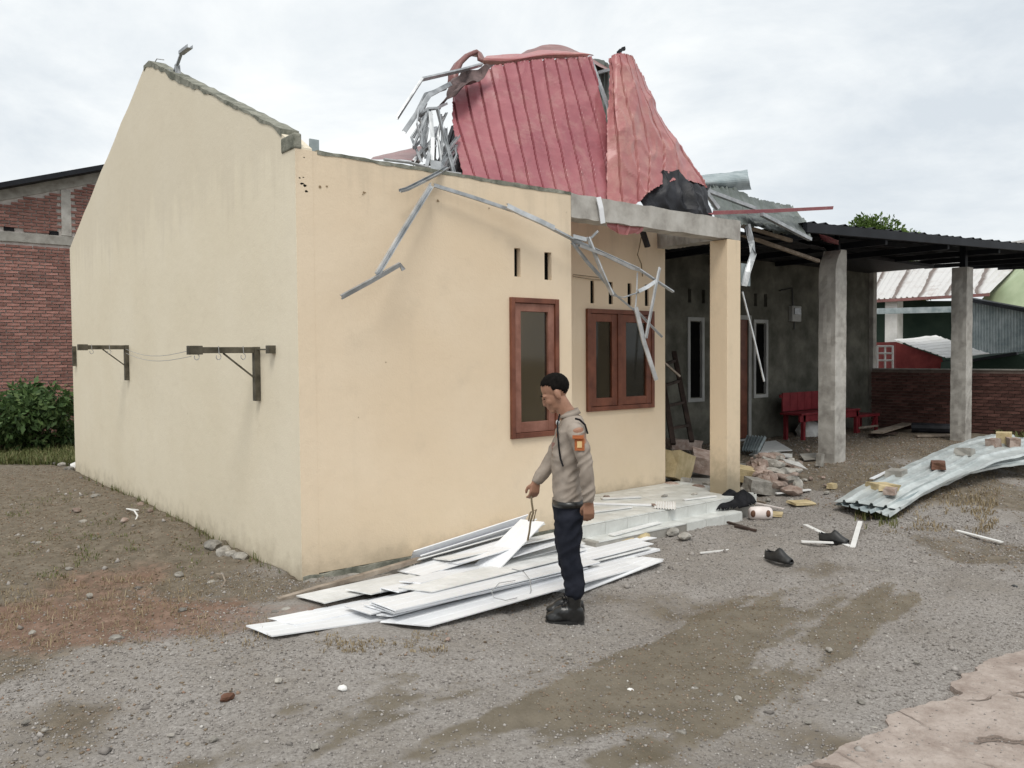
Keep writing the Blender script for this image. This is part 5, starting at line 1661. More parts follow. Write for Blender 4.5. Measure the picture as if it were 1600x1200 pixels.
# rows run from the near end to the far end; each row goes across the sheet
top_rows = [[gpt(1303, 782, -.06), gpt(1335, 786, -.04), gpt(1372, 791, -.05), gpt(1408, 796, -.08)],
            [gpt(1362, 752, .06), gpt(1394, 756, .07), gpt(1424, 760, .05), gpt(1456, 766, .0)],
            [gpt(1440, 716, .18), gpt(1466, 722, .18), gpt(1494, 728, .16), gpt(1520, 737, .12)],
            [gpt(1508, 689, .22), gpt(1530, 694, .24), gpt(1556, 702, .22), gpt(1586, 716, .18)],
            [gpt(1565, 676, .2), gpt(1600, 686, .22), gpt(1630, 694, .2), gpt(1668, 704, .16)]]
pile(top_rows, 'zinc_sheet', 'long pale zinc sheet topmost of the pile, weighed down by bricks', 70, 80, 5, 71)
low = [[gpt(1350, 794, -.1), gpt(1368, 799, -.1), gpt(1390, 808, -.11)],
       [gpt(1408, 766, -.02), gpt(1432, 768, -.02), gpt(1452, 770, -.03)],
       [gpt(1488, 735, .07), gpt(1510, 736, .07), gpt(1534, 737, .06)],
       [gpt(1580, 712, .12), gpt(1606, 716, .12), gpt(1640, 722, .1)]]
pile(low, 'zinc_sheet', 'second zinc sheet of the pile showing along its lower edge', 40, 50, 4, 72)
low2 = [[gpt(1304, 788, -.11), gpt(1330, 795, -.10), gpt(1360, 802, -.11)],
        [gpt(1350, 766, -.03), gpt(1390, 770, -.02), gpt(1430, 776, -.03)],
        [gpt(1440, 722, .05), gpt(1468, 726, .05), gpt(1492, 734, .05)]]
pile(low2, 'blue_zinc', 'crumpled grey zinc sheet lowest at the near end of the pile', 40, 40, 4, 73)
MB().bar(gpt(1362, 748, .1), gpt(1392, 734, .13), .05, .01).build('white_strip', 'white_panel', None, 'short white strip along the upper edge of the zinc pile', 'strip')
def block(name, px, py, z, size, rot, mat, seed, label, cat='brick', rough_=.08, group=None):
    p = gpt(px, py, z)
    me = chunk_mesh(name, tuple(q * 1.45 for q in size), seed, rough_, boxy=1.0)
    return put(name, me, mat, p + Vector((0, 0, size[2] * .5)), rot, label=label, cat=cat, group=group)
zt = .04
block('wall_chunk', 1378, 764, .035, (.30, .2, .06), (0.05, .05, .9), 'yellow_chunk', 1, 'flat yellow painted chunk on the near end of the zinc pile', 'rubble')
block('broken_brick', 1391, 771, .035, (.16, .1, .055), (0, 0, .3), 'rubble_brick', 2, 'small broken brick in front of the flat yellow chunk')
block('broken_brick', 1466, 731, .16, (.29, .14, .07), (0, 0, .45), 'brown_cap', 3, 'dark brown brick in the middle of the zinc pile')
block('stone_block', 1507, 711, .205, (.33, .17, .09), (0, .1, .2), 'concrete', 4, 'grey mortar block on the zinc pile behind the dark brick', 'rubble')
block('stone_block', 1400, 746, .075, (.26, .16, .09), (0, 0, .2), 'concrete', 14, 'grey dusty lump beside the white strip on the zinc pile', 'rubble')
for i, (px, py, sz, mt, lb) in enumerate([(1552, 697, (.18, .12, .10), 'rubble_brick', 'brick at the left of the far cluster on the zinc pile'),
                                      (1568, 694, (.24, .17, .16), 'yellow_chunk', 'cream chunk standing in the middle of the far brick cluster'),
                                      (1583, 697, (.18, .12, .11), 'rubble_brick', 'brick at the right of the far cluster on the zinc pile')]):
    block('broken_brick', px, py, .235, sz, (0, 0, .3 * i), mt, 20 + i, lb)

# white laths lying on the gravel
def lath(a, b, w, label, h0=.008, h1=.008, mat='white_paint', nm='white_lath'):
    return MB().bar(gnd(*a, h0), gnd(*b, h1), w, .012).build(nm, mat, None, label, 'lath', 'white laths lying on the gravel')
lath((1258, 820), (1334, 857), .05, 'long white lath running under the farther shoe')
lath((1252, 846), (1302, 848), .045, 'white lath lying level left of the farther shoe', .02, .02)
lath((1344, 815), (1332, 856), .045, 'white lath standing in line from the zinc pile to the shoe', .06, .02)
lath((1495, 829), (1565, 847), .045, 'lone white lath on the gravel at far right')
lath((1094, 864), (1140, 859), .016, 'thin white sliver on the gravel right of the panels', .006, .006)
lath((1165, 783), (1224, 795), .035, 'pinkish white lath beside the broken white pot', .05, .03, 'pink_white')
lath((1212, 771), (1266, 765), .06, 'pale board strip in front of the rubble heap', .03, .03, 'dusty_panel')
lath((186 + 12, 795), (216, 797), .012, 'white twig like sliver by the side wall', .01, .02)

# shoes
def shoe(px, py, yaw, label, L=.27, W=.1):
    p = gnd(px, py)
    t = thing('black_shoe', label, 'shoe', p, 'black clogs dropped on the gravel')
    c, s_ = math.cos(yaw), math.sin(yaw)
    def T(x, y, z): return p + Vector((x * c - y * s_, x * s_ + y * c, z))
    def halfw(f): return W / 2 * (0.78 + .3 * math.sin(math.pi * min(1, f * 1.15)) - .55 * max(0, f - .8) / .2 * .6) if f < .999 else .012
    NS, NA = 15, 13
    rings = []
    for i in range(NS):
        f = i / (NS - 1)
        x = -L / 2 + L * f
        hw = W / 2 * (.72 + .28 * math.sin(math.pi * (.15 + .75 * f))) * (1 if .04 < f < .93 else .62)
        rings.append([T(x, hw * math.cos(a), .013 + .011 * math.sin(a)) for a in np.linspace(0, 2 * math.pi, 10, endpoint=False)])
    MB().loft(rings).build('sole', 'black_rubber', t, smooth=True)
    vs, fs = [], []
    for i in range(NS):
        f = i / (NS - 1)
        x = -L / 2 + L * f
        hw = W / 2 * (.70 + .26 * math.sin(math.pi * (.15 + .75 * f))) * (1 if .04 < f < .93 else .6)
        hh = .075 + .03 * math.exp(-((f - .5) / .18) ** 2) - .045 * max(0, f - .6) / .4
        open_ = .0 if f > .52 else .52 * min(1, (.52 - f) / .08)
        if f < .05: open_ = .18
        for j in range(NA):
            t_ = j / (NA - 1)
            # left rim to right rim going down round the outside
            a = math.pi * (t_)
            if t_ <= .5:
                a = (math.pi / 2 - open_ * 1.2) * (t_ / .5)
            else:
                a = math.pi - (math.pi / 2 - open_ * 1.2) * ((1 - t_) / .5)
            vs.append(T(x, hw * math.cos(a), .018 + hh * math.sin(a)))
    for i in range(NS - 1):
        f = (i + .5) / (NS - 1)
        for j in range(NA - 1):
            if f < .5 and j in (NA // 2 - 1, NA // 2) : continue
            fs.append((i * NA + j, i * NA + j + 1, (i + 1) * NA + j + 1, (i + 1) * NA + j))
    fs.append(tuple(range(NA // 2)) ) if False else None
    mb = MB().add(vs, fs)
    o_ = mb.build('upper', 'black_rubber', t, smooth=True)
    solid(o_, .005)
    heel = [T(-L / 2 + .006 + .0, y, z) for y, z in ((-W * .3, .02), (W * .3, .02), (W * .24, .075), (-W * .24, .075))]
    heel2 = [v + Vector((c, s_, 0)) * .006 for v in heel]
    MB().add(heel + heel2, [(0, 1, 2, 3), (7, 6, 5, 4), (0, 4, 5, 1), (1, 5, 6, 2), (2, 6, 7, 3), (3, 7, 4, 0)]).build('heel_counter', 'black_rubber', t)
    return t
shoe(1217, 878, math.radians(-97), 'nearer black clog shoe lying alone on the gravel')
shoe(1303, 848, math.radians(-84), 'farther black clog shoe resting across the white laths')

# ================================================================== RUBBLE AND PORCH CLUTTER
rub_meshes = []
for i in range(10):
    me = chunk_mesh('broken_brick', (.24 + .1 * random.random(), .15, .1 + .05 * random.random()), 100 + i, .16, 2)
    me.materials.append(MATS['rubble_brick' if i % 3 else 'rubble_grey'])
    rub_meshes.append(me)
rr = random.Random(17)
for i in range(58):
    px = rr.gauss(1208, 27); py = rr.uniform(722, 768)
    if px < 1158 or px > 1272: continue
    hgt = max(0, .27 * math.exp(-((px - 1205) / 38) ** 2)) * (1 - abs(py - 742) / 40)
    p = gnd(px, py + 6, 0)
    o = put('broken_brick', rub_meshes[i % 10], None, p + Vector((0, 0, .03 + max(0, hgt) * rr.uniform(.5, 1))), (rr.uniform(-.5, .5), rr.uniform(-.5, .5), rr.uniform(0, 6.28)), label=('grey' if (i % 10) % 3 == 0 else 'reddish') + ' broken brick ' + ('near the top of' if hgt > .12 and py < 745 else 'at the front foot of' if py > 752 else 'at the left end of' if px < 1195 else 'at the right end of' if px > 1228 else 'in the middle of') + ' the rubble heap by the cream pillar', cat='brick', group='rubble heap beside the pillar')
    s_ = rr.uniform(.55, 1.15)
    o.scale = (s_, s_, s_)
for i in range(40):
    px = rr.uniform(1160, 1296); py = rr.uniform(692, 790)
    p = gnd(px, py)
    o = put('broken_brick', rub_meshes[i % 10], None, p + Vector((0, 0, .015)), (rr.uniform(-.3, .3), 0, rr.uniform(0, 6)), label=('small grey' if (i % 10) % 3 == 0 else 'small reddish') + ' fragment lying loose ' + ('behind' if py < 735 else 'in front of') + ' the rubble heap', cat='brick', group='loose fragments on the yard')
    s_ = rr.uniform(.18, .45)
    o.scale = (s_, s_, s_)
def lump(name, px, py, h, size, rot, mat, seed, label, cat='rubble', rough_=.06, floor=None, boxy=1.0):
    p = on(px, py, Z=floor) if floor is not None else gnd(px, py)
    me = chunk_mesh(name, size, seed, rough_, 2, boxy=boxy)
    return put(name, me, mat, p + Vector((0, 0, h)), rot, label=label, cat=cat)
lump('wall_chunk', 1056, 752, .20, (.62, .3, .42), (.1, .25, .3), 'yellow_chunk', 1, 'large yellow plastered wall chunk behind the porch wall edge', floor=.0)
lump('wall_chunk', 1098, 742, .18, (.5, .36, .26), (.2, -.2, .7), 'rubble_brick', 2, 'tan broken wall chunk left of the cream pillar', floor=.0)
lump('wall_chunk', 1066, 712, .18, (.75, .35, .2), (.0, .1, -.25), 'rubble_brick', 3, 'long reddish brick slab under the foot of the ladder', floor=.0)
lump('wall_chunk', 1072, 758, .05, (.22, .14, .1), (.1, .1, .5), 'rubble_grey', 4, 'small pale grey lump on the floor left of the pillar', floor=.0)
lump('wall_chunk', 1168, 758, .14, (.5, .3, .22), (.2, .2, -.5), 'yellow_chunk', 5, 'yellow plastered chunk just right of the cream pillar')
lump('cement_chunk', 1191, 772, .1, (.52, .3, .2), (.1, .15, -.5), 'rubble_grey', 6, 'rounded grey ribbed cement lump in front of the yellow chunk')
lump('wall_chunk', 1213, 762, .1, (.5, .22, .2), (0, .1, -.3), 'rubble_brick', 7, 'large squared brick block at the front of the rubble heap')
lump('flat_slab', 1252, 788, .02, (.34, .24, .035), (0.03, .03, -.4), 'yellow_chunk', 8, 'thin pale tile slab lying flat on the gravel', rough_=.05)
lump('flat_slab', 1213, 806, .02, (.3, .16, .03), (0.0, .03, .5), 'yellow_chunk', 9, 'pale yellowish tile piece right of the broken white pot', rough_=.05)
lump('wall_chunk', 1300, 763, .03, (.14, .1, .08), (0, 0, 0), 'yellow_chunk', 10, 'small pale yellow lump on gravel before the concrete pillar')
lump('wall_chunk', 1281, 730, .1, (.1, .1, .22), (0, .1, 0), 'rubble_grey', 11, 'small upright grey shard left of the concrete pillar')
lump('black_rubbish', 1104, 692, .1, (.5, .3, .3), (0, 0, 0), 'black_cloth', 12, 'dark rubbish heap in the shade left of the cream pillar', 'rubbish', .3, floor=.0)
for i, (px, py) in enumerate([(1048, 734), (1082, 728), (1066, 738), (1108, 756), (1092, 762), (1050, 758), (1078, 722), (1104, 724), (1090, 716)]):
    o = put('broken_brick', rub_meshes[i % 10], None, on(px, py, Z=.04), (rr.uniform(-.3, .3), 0, rr.uniform(0, 6)), label='broken brick fragment in the heap between porch wall and pillar', cat='brick', group='rubble behind the porch')
    s_ = rr.uniform(.5, .9)
    o.scale = (s_, s_, s_)
# crumpled black cloth
def cloth(name, c, r, h, seed, mat, label):
    mb = MB()
    n_ = 30
    for j in range(n_ + 1):
        for i in range(n_ + 1):
            u_, v_ = i / n_ * 2 - 1, j / n_ * 2 - 1
            q = math.hypot(u_, v_)
            f = max(0, 1 - q ** 2)
            zz = h * f ** .6 * (.5 + .55 * mnoise.noise(Vector((u_ * 1.5 + seed, v_ * 1.5, 0)))) + .035 * f * abs(mnoise.noise(Vector((u_ * 4 + seed, v_ * 4, 3))))
            mb.v.append(Vector((c.x + u_ * r[0] * (1 + .15 * mnoise.noise(Vector((v_ * 3, seed, 1)))), c.y + v_ * r[1] * (1 + .2 * mnoise.noise(Vector((u_ * 3, seed, 5)))), c.z + max(zz, -.005))))
    w_ = n_ + 1
    for j in range(n_):
        for i in range(n_):
            q = math.hypot((i + .5) / n_ * 2 - 1, (j + .5) / n_ * 2 - 1)
            if q < 1.0:
                mb.f.append((j * w_ + i, j * w_ + i + 1, (j + 1) * w_ + i + 1, (j + 1) * w_ + i))
    o_ = mb.build(name, mat, None, label, 'cloth', smooth=True)
    return solid(o_, .004)
cloth('black_cloth', on(1140, 791, Z=-.06) + Vector((.02, .0, .01)), (.36, .17), .26, 2, 'black_cloth', 'crumpled black cloth dropped on the porch step by the pillar')
# white broken pot with two brown ends
wp = gnd(1188, 812)
t = thing('broken_pot', 'broken white pot with two round brown mouths beside the step', 'pot', wp)
ax = Vector((M[0][0], M[0][1], 0)).normalized()
ring = []
for f, r in ((-.12, .05), (-.10, .068), (-.03, .075), (.03, .074), (.10, .066), (.12, .05)):
    ring.append([wp + ax * f + Vector((0, 0, .07)) + Vector((-ax.y, ax.x, 0)) * r * math.cos(a) + Vector((0, 0, 1)) * r * math.sin(a) for a in np.linspace(0, 6.283, 14, endpoint=False)])
MB().loft(ring).build('pot_body', 'pink_white', t, smooth=True)
tow = Vector((CAM[0] - wp.x, CAM[1] - wp.y, 0)).normalized()
for f in (-.075, .085):
    c = wp + ax * f + tow * .058 + Vector((0, 0, .075))
    MB().ell(c, (.034, .024, .038)).build('mouth', 'brown_cap', t, smooth=True)
for i, (a, b) in enumerate([((1137, 816), (1170, 826)), ((1148, 822), (1182, 829)), ((1165, 778), (1196, 786)), ((1040, 776), (1090, 782))]):
    MB().bar(gnd(*a, .03), gnd(*b, .03), .03, .02).build('wood_scrap', 'dark_wood' if i < 2 else 'old_timber', None,
        ['dark stick at the corner of the lower step', 'second dark stick under the broken white pot', 'brown stick behind the white pot', 'thin stick lying across the porch tiles'][i], 'stick')
for i, (px, py) in enumerate([(1038, 775), (1021, 789), (948, 776), (1085, 772)]):
    o = put('tile_fragment', rub_meshes[i], None, on(px, py, Z=.065), (0, 0, i), label=['grey lump in the middle of the porch tiles', 'pale flake on the porch tiles', 'pinkish crumb heap on the porch tiles by the wall', 'small grey crumb on the porch tiles near the pillar'][i], cat='rubble')
    o.scale = (.35, .3, .22)
# long thin mouldings on the porch tiles
MB().bar(on(915, 786, Z=.066), on(1018, 789, Z=.066), .05, .014).build('white_moulding', 'white_panel', None, 'white moulding lying across the porch tiles', 'moulding')
o = sheet([[on(1025, 783, Z=.07), on(1056, 783, Z=.07)], [on(1022, 793, Z=.07), on(1056, 795, Z=.07)]], 30, 4, 8, .012, 0, shape='sin').build('ribbed_scrap', 'white_paint', None, 'small ribbed white scrap on the porch floor edge', 'scrap')
solid(o)
for i, (a, b, w_, lb) in enumerate([((925, 800), (985, 792), .06, 'pale strip on the porch tiles nearest the officer'), ((940, 779), (1000, 776), .08, 'dusty pinkish board along the foot of the porch wall'),
                                  ((955, 836), (1030, 816), .07, 'white strip lying along the lower step'), ((1068, 781), (1118, 775), .04, 'thin strip on the porch tiles before the pillar')]):
    MB().bar(on(*a, Z=.068 if i != 2 else -.052), on(*b, Z=.068 if i != 2 else -.052), w_, .012).build('loose_strip', 'dusty_panel', None, lb, 'strip')
# corrugated scraps in front of the grey house
o = sheet([[on(1158, 706, Z=.06), on(1186, 707, Z=.1)], [on(1166, 682, Z=.12), on(1198, 684, Z=.2)]], 50, 6, 7, .035, 0, shape='sin').build('zinc_scrap', 'blue_zinc', None, 'blue grey corrugated scrap leaning right of the cream pillar', 'roof sheet')
solid(o)
for i, (q4, mt, lb) in enumerate([([(1188, 706), (1238, 703), (1212, 688), (1196, 690)], 'dusty_panel', 'pale triangular board behind the corrugated scrap'),
                                  ([(1170, 710), (1238, 714), (1238, 709), (1180, 705)], 'dusty_panel', 'long thin pale board before the corrugated scrap'),
                                  ([(1256, 718), (1292, 716), (1288, 707), (1249, 709)], 'concrete', 'flat grey board left of the concrete pillar'),
                                  ([(1228, 722), (1262, 733), (1248, 722), (1222, 716)], 'dusty_panel', 'pale board lying on the back of the rubble heap'),
                                  ([(1160, 676), (1240, 680), (1240, 676), (1160, 672)], 'old_timber', 'long board lying along the foot of the grey wall')]):
    zz = [.06, .04, .05, .2, .02][i]
    P_ = [on(px, py, Z=zz + .03 * (j in (2, 3))) for j, (px, py) in enumerate(q4)]
    MB().add(P_ + [p - Vector((0, 0, .014)) for p in P_], [(0, 1, 2, 3), (7, 6, 5, 4), (0, 4, 5, 1), (1, 5, 6, 2), (2, 6, 7, 3), (3, 7, 4, 0)]).build('loose_board', mt, None, lb, 'board')
# pale dome shaped sack
sp_ = on(1263, 681, Z=.0)
me = chunk_mesh('cement_sack', (.5, .45, .46), 77, .08, 2)
put('cement_sack', me, 'white_paint', sp_ + Vector((0, 0, .1)), (0, 0, 0), label='small pale dome shaped heap in front of the red bench', cat='sack')
# ladder
LD = thing('ladder', 'dark wooden ladder leaning in the shade behind the porch wall', 'ladder', on(1066, 692, Z=.05))
ra, rb_ = on(1081, 690, Y=2.3), on(1053, 550, Y=3.2)
la, lb_ = on(1052, 694, Y=2.0), on(1030, 560, Y=2.9)
MB().bar(ra, rb_, .07, .05).build('rail', 'dark_wood', LD)
MB().bar(la, lb_, .07, .05).build('rail', 'dark_wood', LD)
for f in (.17, .42, .66, .9):
    MB().bar(la.lerp(lb_, f), ra.lerp(rb_, f), .04, .04).build('rung', 'dark_wood', LD)
MB().bar(on(1036, 565, Y=1.6), on(1062, 588, Y=1.6), .025, .025).build('pale_stick', 'old_timber', None, 'thin pale stick poking out behind the porch wall edge', 'stick')
# red bench and small red table
YB = 3.05
bl, br_ = on(1238, 645, Y=YB), on(1326, 645, Y=YB)
zs = bl.z
BN = thing('red_bench', 'red painted wooden bench with a solid back against the grey wall', 'bench', ((bl.x + br_.x) / 2, YB, -.02))
MB().box((bl.x - .1, YB - .25, zs - .04), (br_.x, YB + .2, zs)).build('seat', 'red_paint', BN, bevel=.005)
zt_ = on(1260, 612, Y=YB + .2).z
for i in range(8):
    xa = bl.x + .03 + (br_.x - bl.x - .03) * i / 8
    xb = bl.x + .03 + (br_.x - bl.x - .03) * (i + 1) / 8 - .008
    MB().box((xa, YB + .22, zs + .01), (xb, YB + .245, zt_)).build('back_board', 'red_paint', BN)
MB().box((bl.x, YB + .246, zt_ - .09), (br_.x, YB + .28, zt_ - .03)).build('back_rail', 'red_paint', BN)
MB().box((bl.x - .1, YB - .22, zs - .16), (br_.x, YB - .19, zs - .042)).build('apron_rail', 'red_paint', BN)
for x in (bl.x + .02, (bl.x + br_.x) / 2 - .1, br_.x - .1):
    for y in (YB - .22, YB + .14):
        MB().box((x, y, -.05), (x + .07, y + .06, zs - .042)).build('leg', 'red_paint', BN)
MB().bar(((bl.x + br_.x) / 2 - .02, YB - .2, zs - .42), ((bl.x + br_.x) / 2 + .3, YB - .2, zs - .12), .04, .03).build('brace', 'red_paint', BN)
tl, tr_ = on(1329, 648, Y=YB), on(1360, 648, Y=YB)
TB = thing('red_table', 'small low red table between the concrete pillar and the brick wall', 'table', ((tl.x + tr_.x) / 2, YB, -.02))
MB().box((tl.x - .1, YB - .2, tl.z - .05), (tr_.x, YB + .25, tl.z)).build('tabletop', 'red_paint', TB)
for x in (tl.x, tr_.x - .08):
    for y in (YB - .17, YB + .17):
        MB().box((x, y, -.05), (x + .06, y + .05, tl.z - .051)).build('leg', 'red_paint', TB)
MB().bar((tr_.x - .25, YB - .15, tl.z - .3), (tr_.x - .08, YB - .15, tl.z - .06), .04, .03).build('brace', 'red_paint', TB)
MB().bar((tl.x, YB - .15, .1), (tr_.x, YB - .15, .1), .05, .04).build('stretcher', 'old_timber', TB)
# logs and planks by the boundary wall
for nm, a, b, r, mt, lb, z in [('black_roll', (1424, 668), (1492, 670), .1, 'black_sheet', 'black roll lying at the foot of the dark brick wall', .1),
                               ('old_plank', (1370, 676), (1420, 661), .07, 'old_timber', 'weathered plank propped on the earth by the brick wall', .12),
                               ('old_plank', (1430, 681), (1490, 680), .05, 'old_timber', 'flat weathered plank before the black roll', .03),
                               ('old_plank', (1362, 680), (1398, 676), .05, 'dark_wood', 'dark short plank near the small red table', .05)]:
    pa, pb = on(*a, Z=z), on(*b, Z=z)
    (MB().tube([pa, pa.lerp(pb, .5), pb], r, 10) if nm == 'black_roll' else MB().bar(pa, pb, r * 3, .03)).build(nm, mt, None, lb, 'roll' if nm == 'black_roll' else 'plank')

# ================================================================== LOOSE STONES
def stones(lst, label, group, mat='field_stone', nm='stone'):
    for i, (px, py, s) in enumerate(lst):
        me = chunk_mesh(nm, (s, s * .72, s * .5), int(px * 3 + py), .16, 2)
        p = gnd(px, py)
        lb = label
        if group and 'part of the yard' in group:
            lb = ('larger ' if s >= .06 else 'middling ' if s >= .045 else 'tiny ') + label + (' near the house' if py < 900 else ' below the panels' if py < 1040 else ' towards the viewer')
        put(nm, me, mat, p + Vector((0, 0, s * .12)), (0, 0, random.uniform(0, 6)), label=lb, cat='stone', group=group)
stones([(334, 857, .2), (350, 866, .17), (362, 869, .13), (376, 873, .15)], 'rounded grey stone in the short row at the foot of the side wall', 'stones at the foot of the side wall')
stones([(118, 730, .2)], 'white stone by the far corner of the side wall', None, 'white_paint')
stones([(98, 728, .16), (108, 735, .15), (86, 726, .12)], 'dark stone by the far corner of the side wall', 'stones at the far corner')
stones([(535, 1077, .055)], 'white stone on the gravel left of centre', None, 'white_paint')
stones([(435, 1065, .05)], 'pale stone left of the white foreground one', None)
stones([(355, 1092, .075)], 'flat brown stone on the gravel at lower left', None, 'brown_cap')
stones([(333, 1157, .045), (492, 1168, .05), (267, 1150, .03), (317, 1057, .035), (140, 932, .06), (330, 911, .06), (285, 955, .06), (446, 955, .075), (430, 958, .055), (50, 990, .05), (40, 1130, .04), (182, 1000, .08), (280, 900, .09), (70, 1142, .035), (130, 817, .09), (60, 850, .06), (108, 890, .06), (250, 780, .08), (150, 777, .11)], 'pale stone scattered on the earth and gravel at left', 'stones on the left part of the yard')
stones([(1120, 1052, .055), (1153, 1093, .05), (1086, 1078, .045), (1180, 1046, .04), (1218, 1008, .04), (1432, 1036, .045), (1345, 1098, .05), (1366, 1141, .05), (950, 1075, .03), (1018, 1062, .03), (870, 1066, .03), (890, 1025, .035), (1065, 1146, .045), (1030, 1090, .03), (1295, 1016, .05), (1365, 1080, .035), (1262, 1130, .035), (1125, 1087, .04), (1080, 925, .03), (1255, 910, .03), (1370, 893, .045)], 'pale stone scattered on the muddy gravel at right', 'stones on the right part of the yard')
stones([(1585, 918, .06)], 'black stone on the gravel at far right', None, 'black_rubber')
stones([(985, 1080, .04), (1212, 838, .04), (1195, 870, .035)], 'tiny white flake on the gravel', 'white flakes on the yard', 'white_paint')
stones([(220, 790, .1), (235, 800, .08), (120, 800, .12), (195, 815, .1), (700, 1000, .04)], 'reddish clod by the side wall', 'reddish clods', 'rubble_brick')
wire('dry_root', [(345, 920), (352, 908), (348, 898), (338, 897)], .006, [.01, .05, .06, .03], 'old_timber', 'dry curled root on the reddish earth')
wire('dry_root', [(198, 795), (210, 798), (215, 806), (212, 812)], .008, [.02, .05, .04, .01], 'white_paint', 'white curled scrap of wire beside the side wall')

# ================================================================== THE OFFICER
PB = gnd(886, 970)
F = -Vector((M[0][0], M[0][1], 0)).normalized()          # he faces image left
Lf = -Vector((M[2][0], M[2][1], 0)).normalized()         # his left side is towards the camera
PM = 236.0
def pw(f, l, u):
    return PB + F * f + Lf * l + Vector((0, 0, u * .968))
def ring(c, rf, rl, n=20, tilt=None, pw_=2.3):
    """super-elliptic section across the local axes at centre c=(f,l,u)"""
    out = []
    for j in range(n):
        a = 2 * math.pi * j / n
        ca, sa = math.cos(a), math.sin(a)
        x = math.copysign(abs(ca) ** (2 / pw_), ca) * rf
        y = math.copysign(abs(sa) ** (2 / pw_), sa) * rl
        out.append(pw(c[0] + x, c[1] + y, c[2] + (tilt * x if tilt else 0)))
    return out
def limb(mb, pts, n=14):
    """tapered limb along (f,l,u,r) points with round ends"""
    P = [pw(*p[:3]) for p in pts]
    R = [p[3] for p in pts]
    Q, RR = [], []
    for i in range(len(P) - 1):
        for q in range(5):
            t = q / 5
            Q.append(P[i].lerp(P[i + 1], t))
            RR.append(R[i] + (R[i + 1] - R[i]) * t)
    Q.append(P[-1]); RR.append(R[-1])
    d0 = (Q[1] - Q[0]).normalized(); d1 = (Q[-1] - Q[-2]).normalized()
    Q = [Q[0] - d0 * RR[0] * .6] + Q + [Q[-1] + d1 * RR[-1] * .6]
    RR = [RR[0] * .55] + RR + [RR[-1] * .55]
    rings = []
    for i, p in enumerate(Q):
        d = (Q[min(i + 1, len(Q) - 1)] - Q[max(i - 1, 0)]).normalized()
        s = d.cross(F if abs(d.dot(F)) < .9 else Vector((0, 0, 1))).normalized()
        t = s.cross(d)
        rings.append([p + (s * math.cos(2 * math.pi * j / n) + t * math.sin(2 * math.pi * j / n)) * RR[i] for j in range(n)])
    mb.loft(rings)

def fuse(mb, voxel, name, smooth=6, wrinkle=0.0, wscale=(20, 8), seed=0):
    """weld overlapping closed shapes into one continuous skin"""
    me = mb.mesh(name)
    bm = bmesh.new()
    bm.from_mesh(me)
    bmesh.ops.recalc_face_normals(bm, faces=bm.faces[:])
    bm.to_mesh(me)
    bm.free()
    tmp = bpy.data.objects.new('temporary', me)
    COL.objects.link(tmp)
    r_ = tmp.modifiers.new('r', 'REMESH')
    r_.mode = 'VOXEL'
    r_.voxel_size = voxel
    r_.use_smooth_shade = True
    s_ = tmp.modifiers.new('s', 'SMOOTH')
    s_.factor = .5
    s_.iterations = smooth
    dg = bpy.context.evaluated_depsgraph_get()
    dg.update()
    out = bpy.data.meshes.new_from_object(tmp.evaluated_get(dg))
    out.name = name
    bpy.data.objects.remove(tmp)
    if wrinkle:
        nrm = [v.normal.copy() for v in out.vertices]
        for v, n_ in zip(out.vertices, nrm):
            q = v.co - PB
            f, l, u = q.dot(F), q.dot(Lf), q.z
            w = .5 - 2 * abs(mnoise.noise(Vector((f * wscale[1] + l * 3 + seed, l * wscale[1], u * wscale[0] + f * wscale[0] * .7))))
            w2 = mnoise.noise(Vector((f * 14 + seed, l * 14 + u * 9, u * 17 - f * 8)))
            v.co = v.co + n_ * (wrinkle * (w + .35 * w2) * (1 if u < 1.28 else .3))
    out.polygons.foreach_set('use_smooth', [True] * len(out.polygons))
    return out

def child(name, me, mat, parent):
    off = wloc(parent)
    me.transform(Matrix.Translation(-off))
    return link(name, me, mat, parent)

PERSON = thing('person', 'officer in pale brown shirt and dark trousers looking down at the panels', 'person', PB)
# --- head frame: tilted down, turned slightly
HC = Vector((.070, 0, 1.572))
tilt = math.radians(27)
def hp(x, y, z):
    c, s = math.cos(tilt), math.sin(tilt)
    return (HC.x + x * c + z * s, HC.y + y, HC.z - x * s + z * c)
ROT = Matrix((F, Lf, Vector((0, 0, 1)))).transposed() @ Matrix.Rotation(tilt, 3, 'Y')
body = MB()
def he(c, r, mb=body):
    mb.ell(pw(*hp(*c)), r, ROT, 18, 14)
he((-.018, 0, .040), (.096, .076, .088))
he((.030, 0, -.020), (.062, .060, .080))
he((.030, 0, -.078), (.050, .050, .036))
he((.066, 0, -.100), (.026, .028, .022))
he((.088, 0, -.030), (.020, .014, .024))
he((.098, 0, -.040), (.014, .016, .012))
he((.080, 0, -.004), (.018, .012, .020))
he((.076, .024, .012), (.018, .026, .011))
he((.076, -.024, .012), (.018, .026, .011))
he((.084, 0, -.066), (.013, .022, .008))
he((.082, 0, -.078), (.013, .019, .009))
he((.058, .036, -.035), (.028, .022, .026))
he((.058, -.036, -.035), (.028, .022, .026))
for sgn in (1, -1):
    he((-.008, .075 * sgn, -.012), (.020, .011, .034))
    he((-.010, .072 * sgn, -.036), (.012, .010, .014))
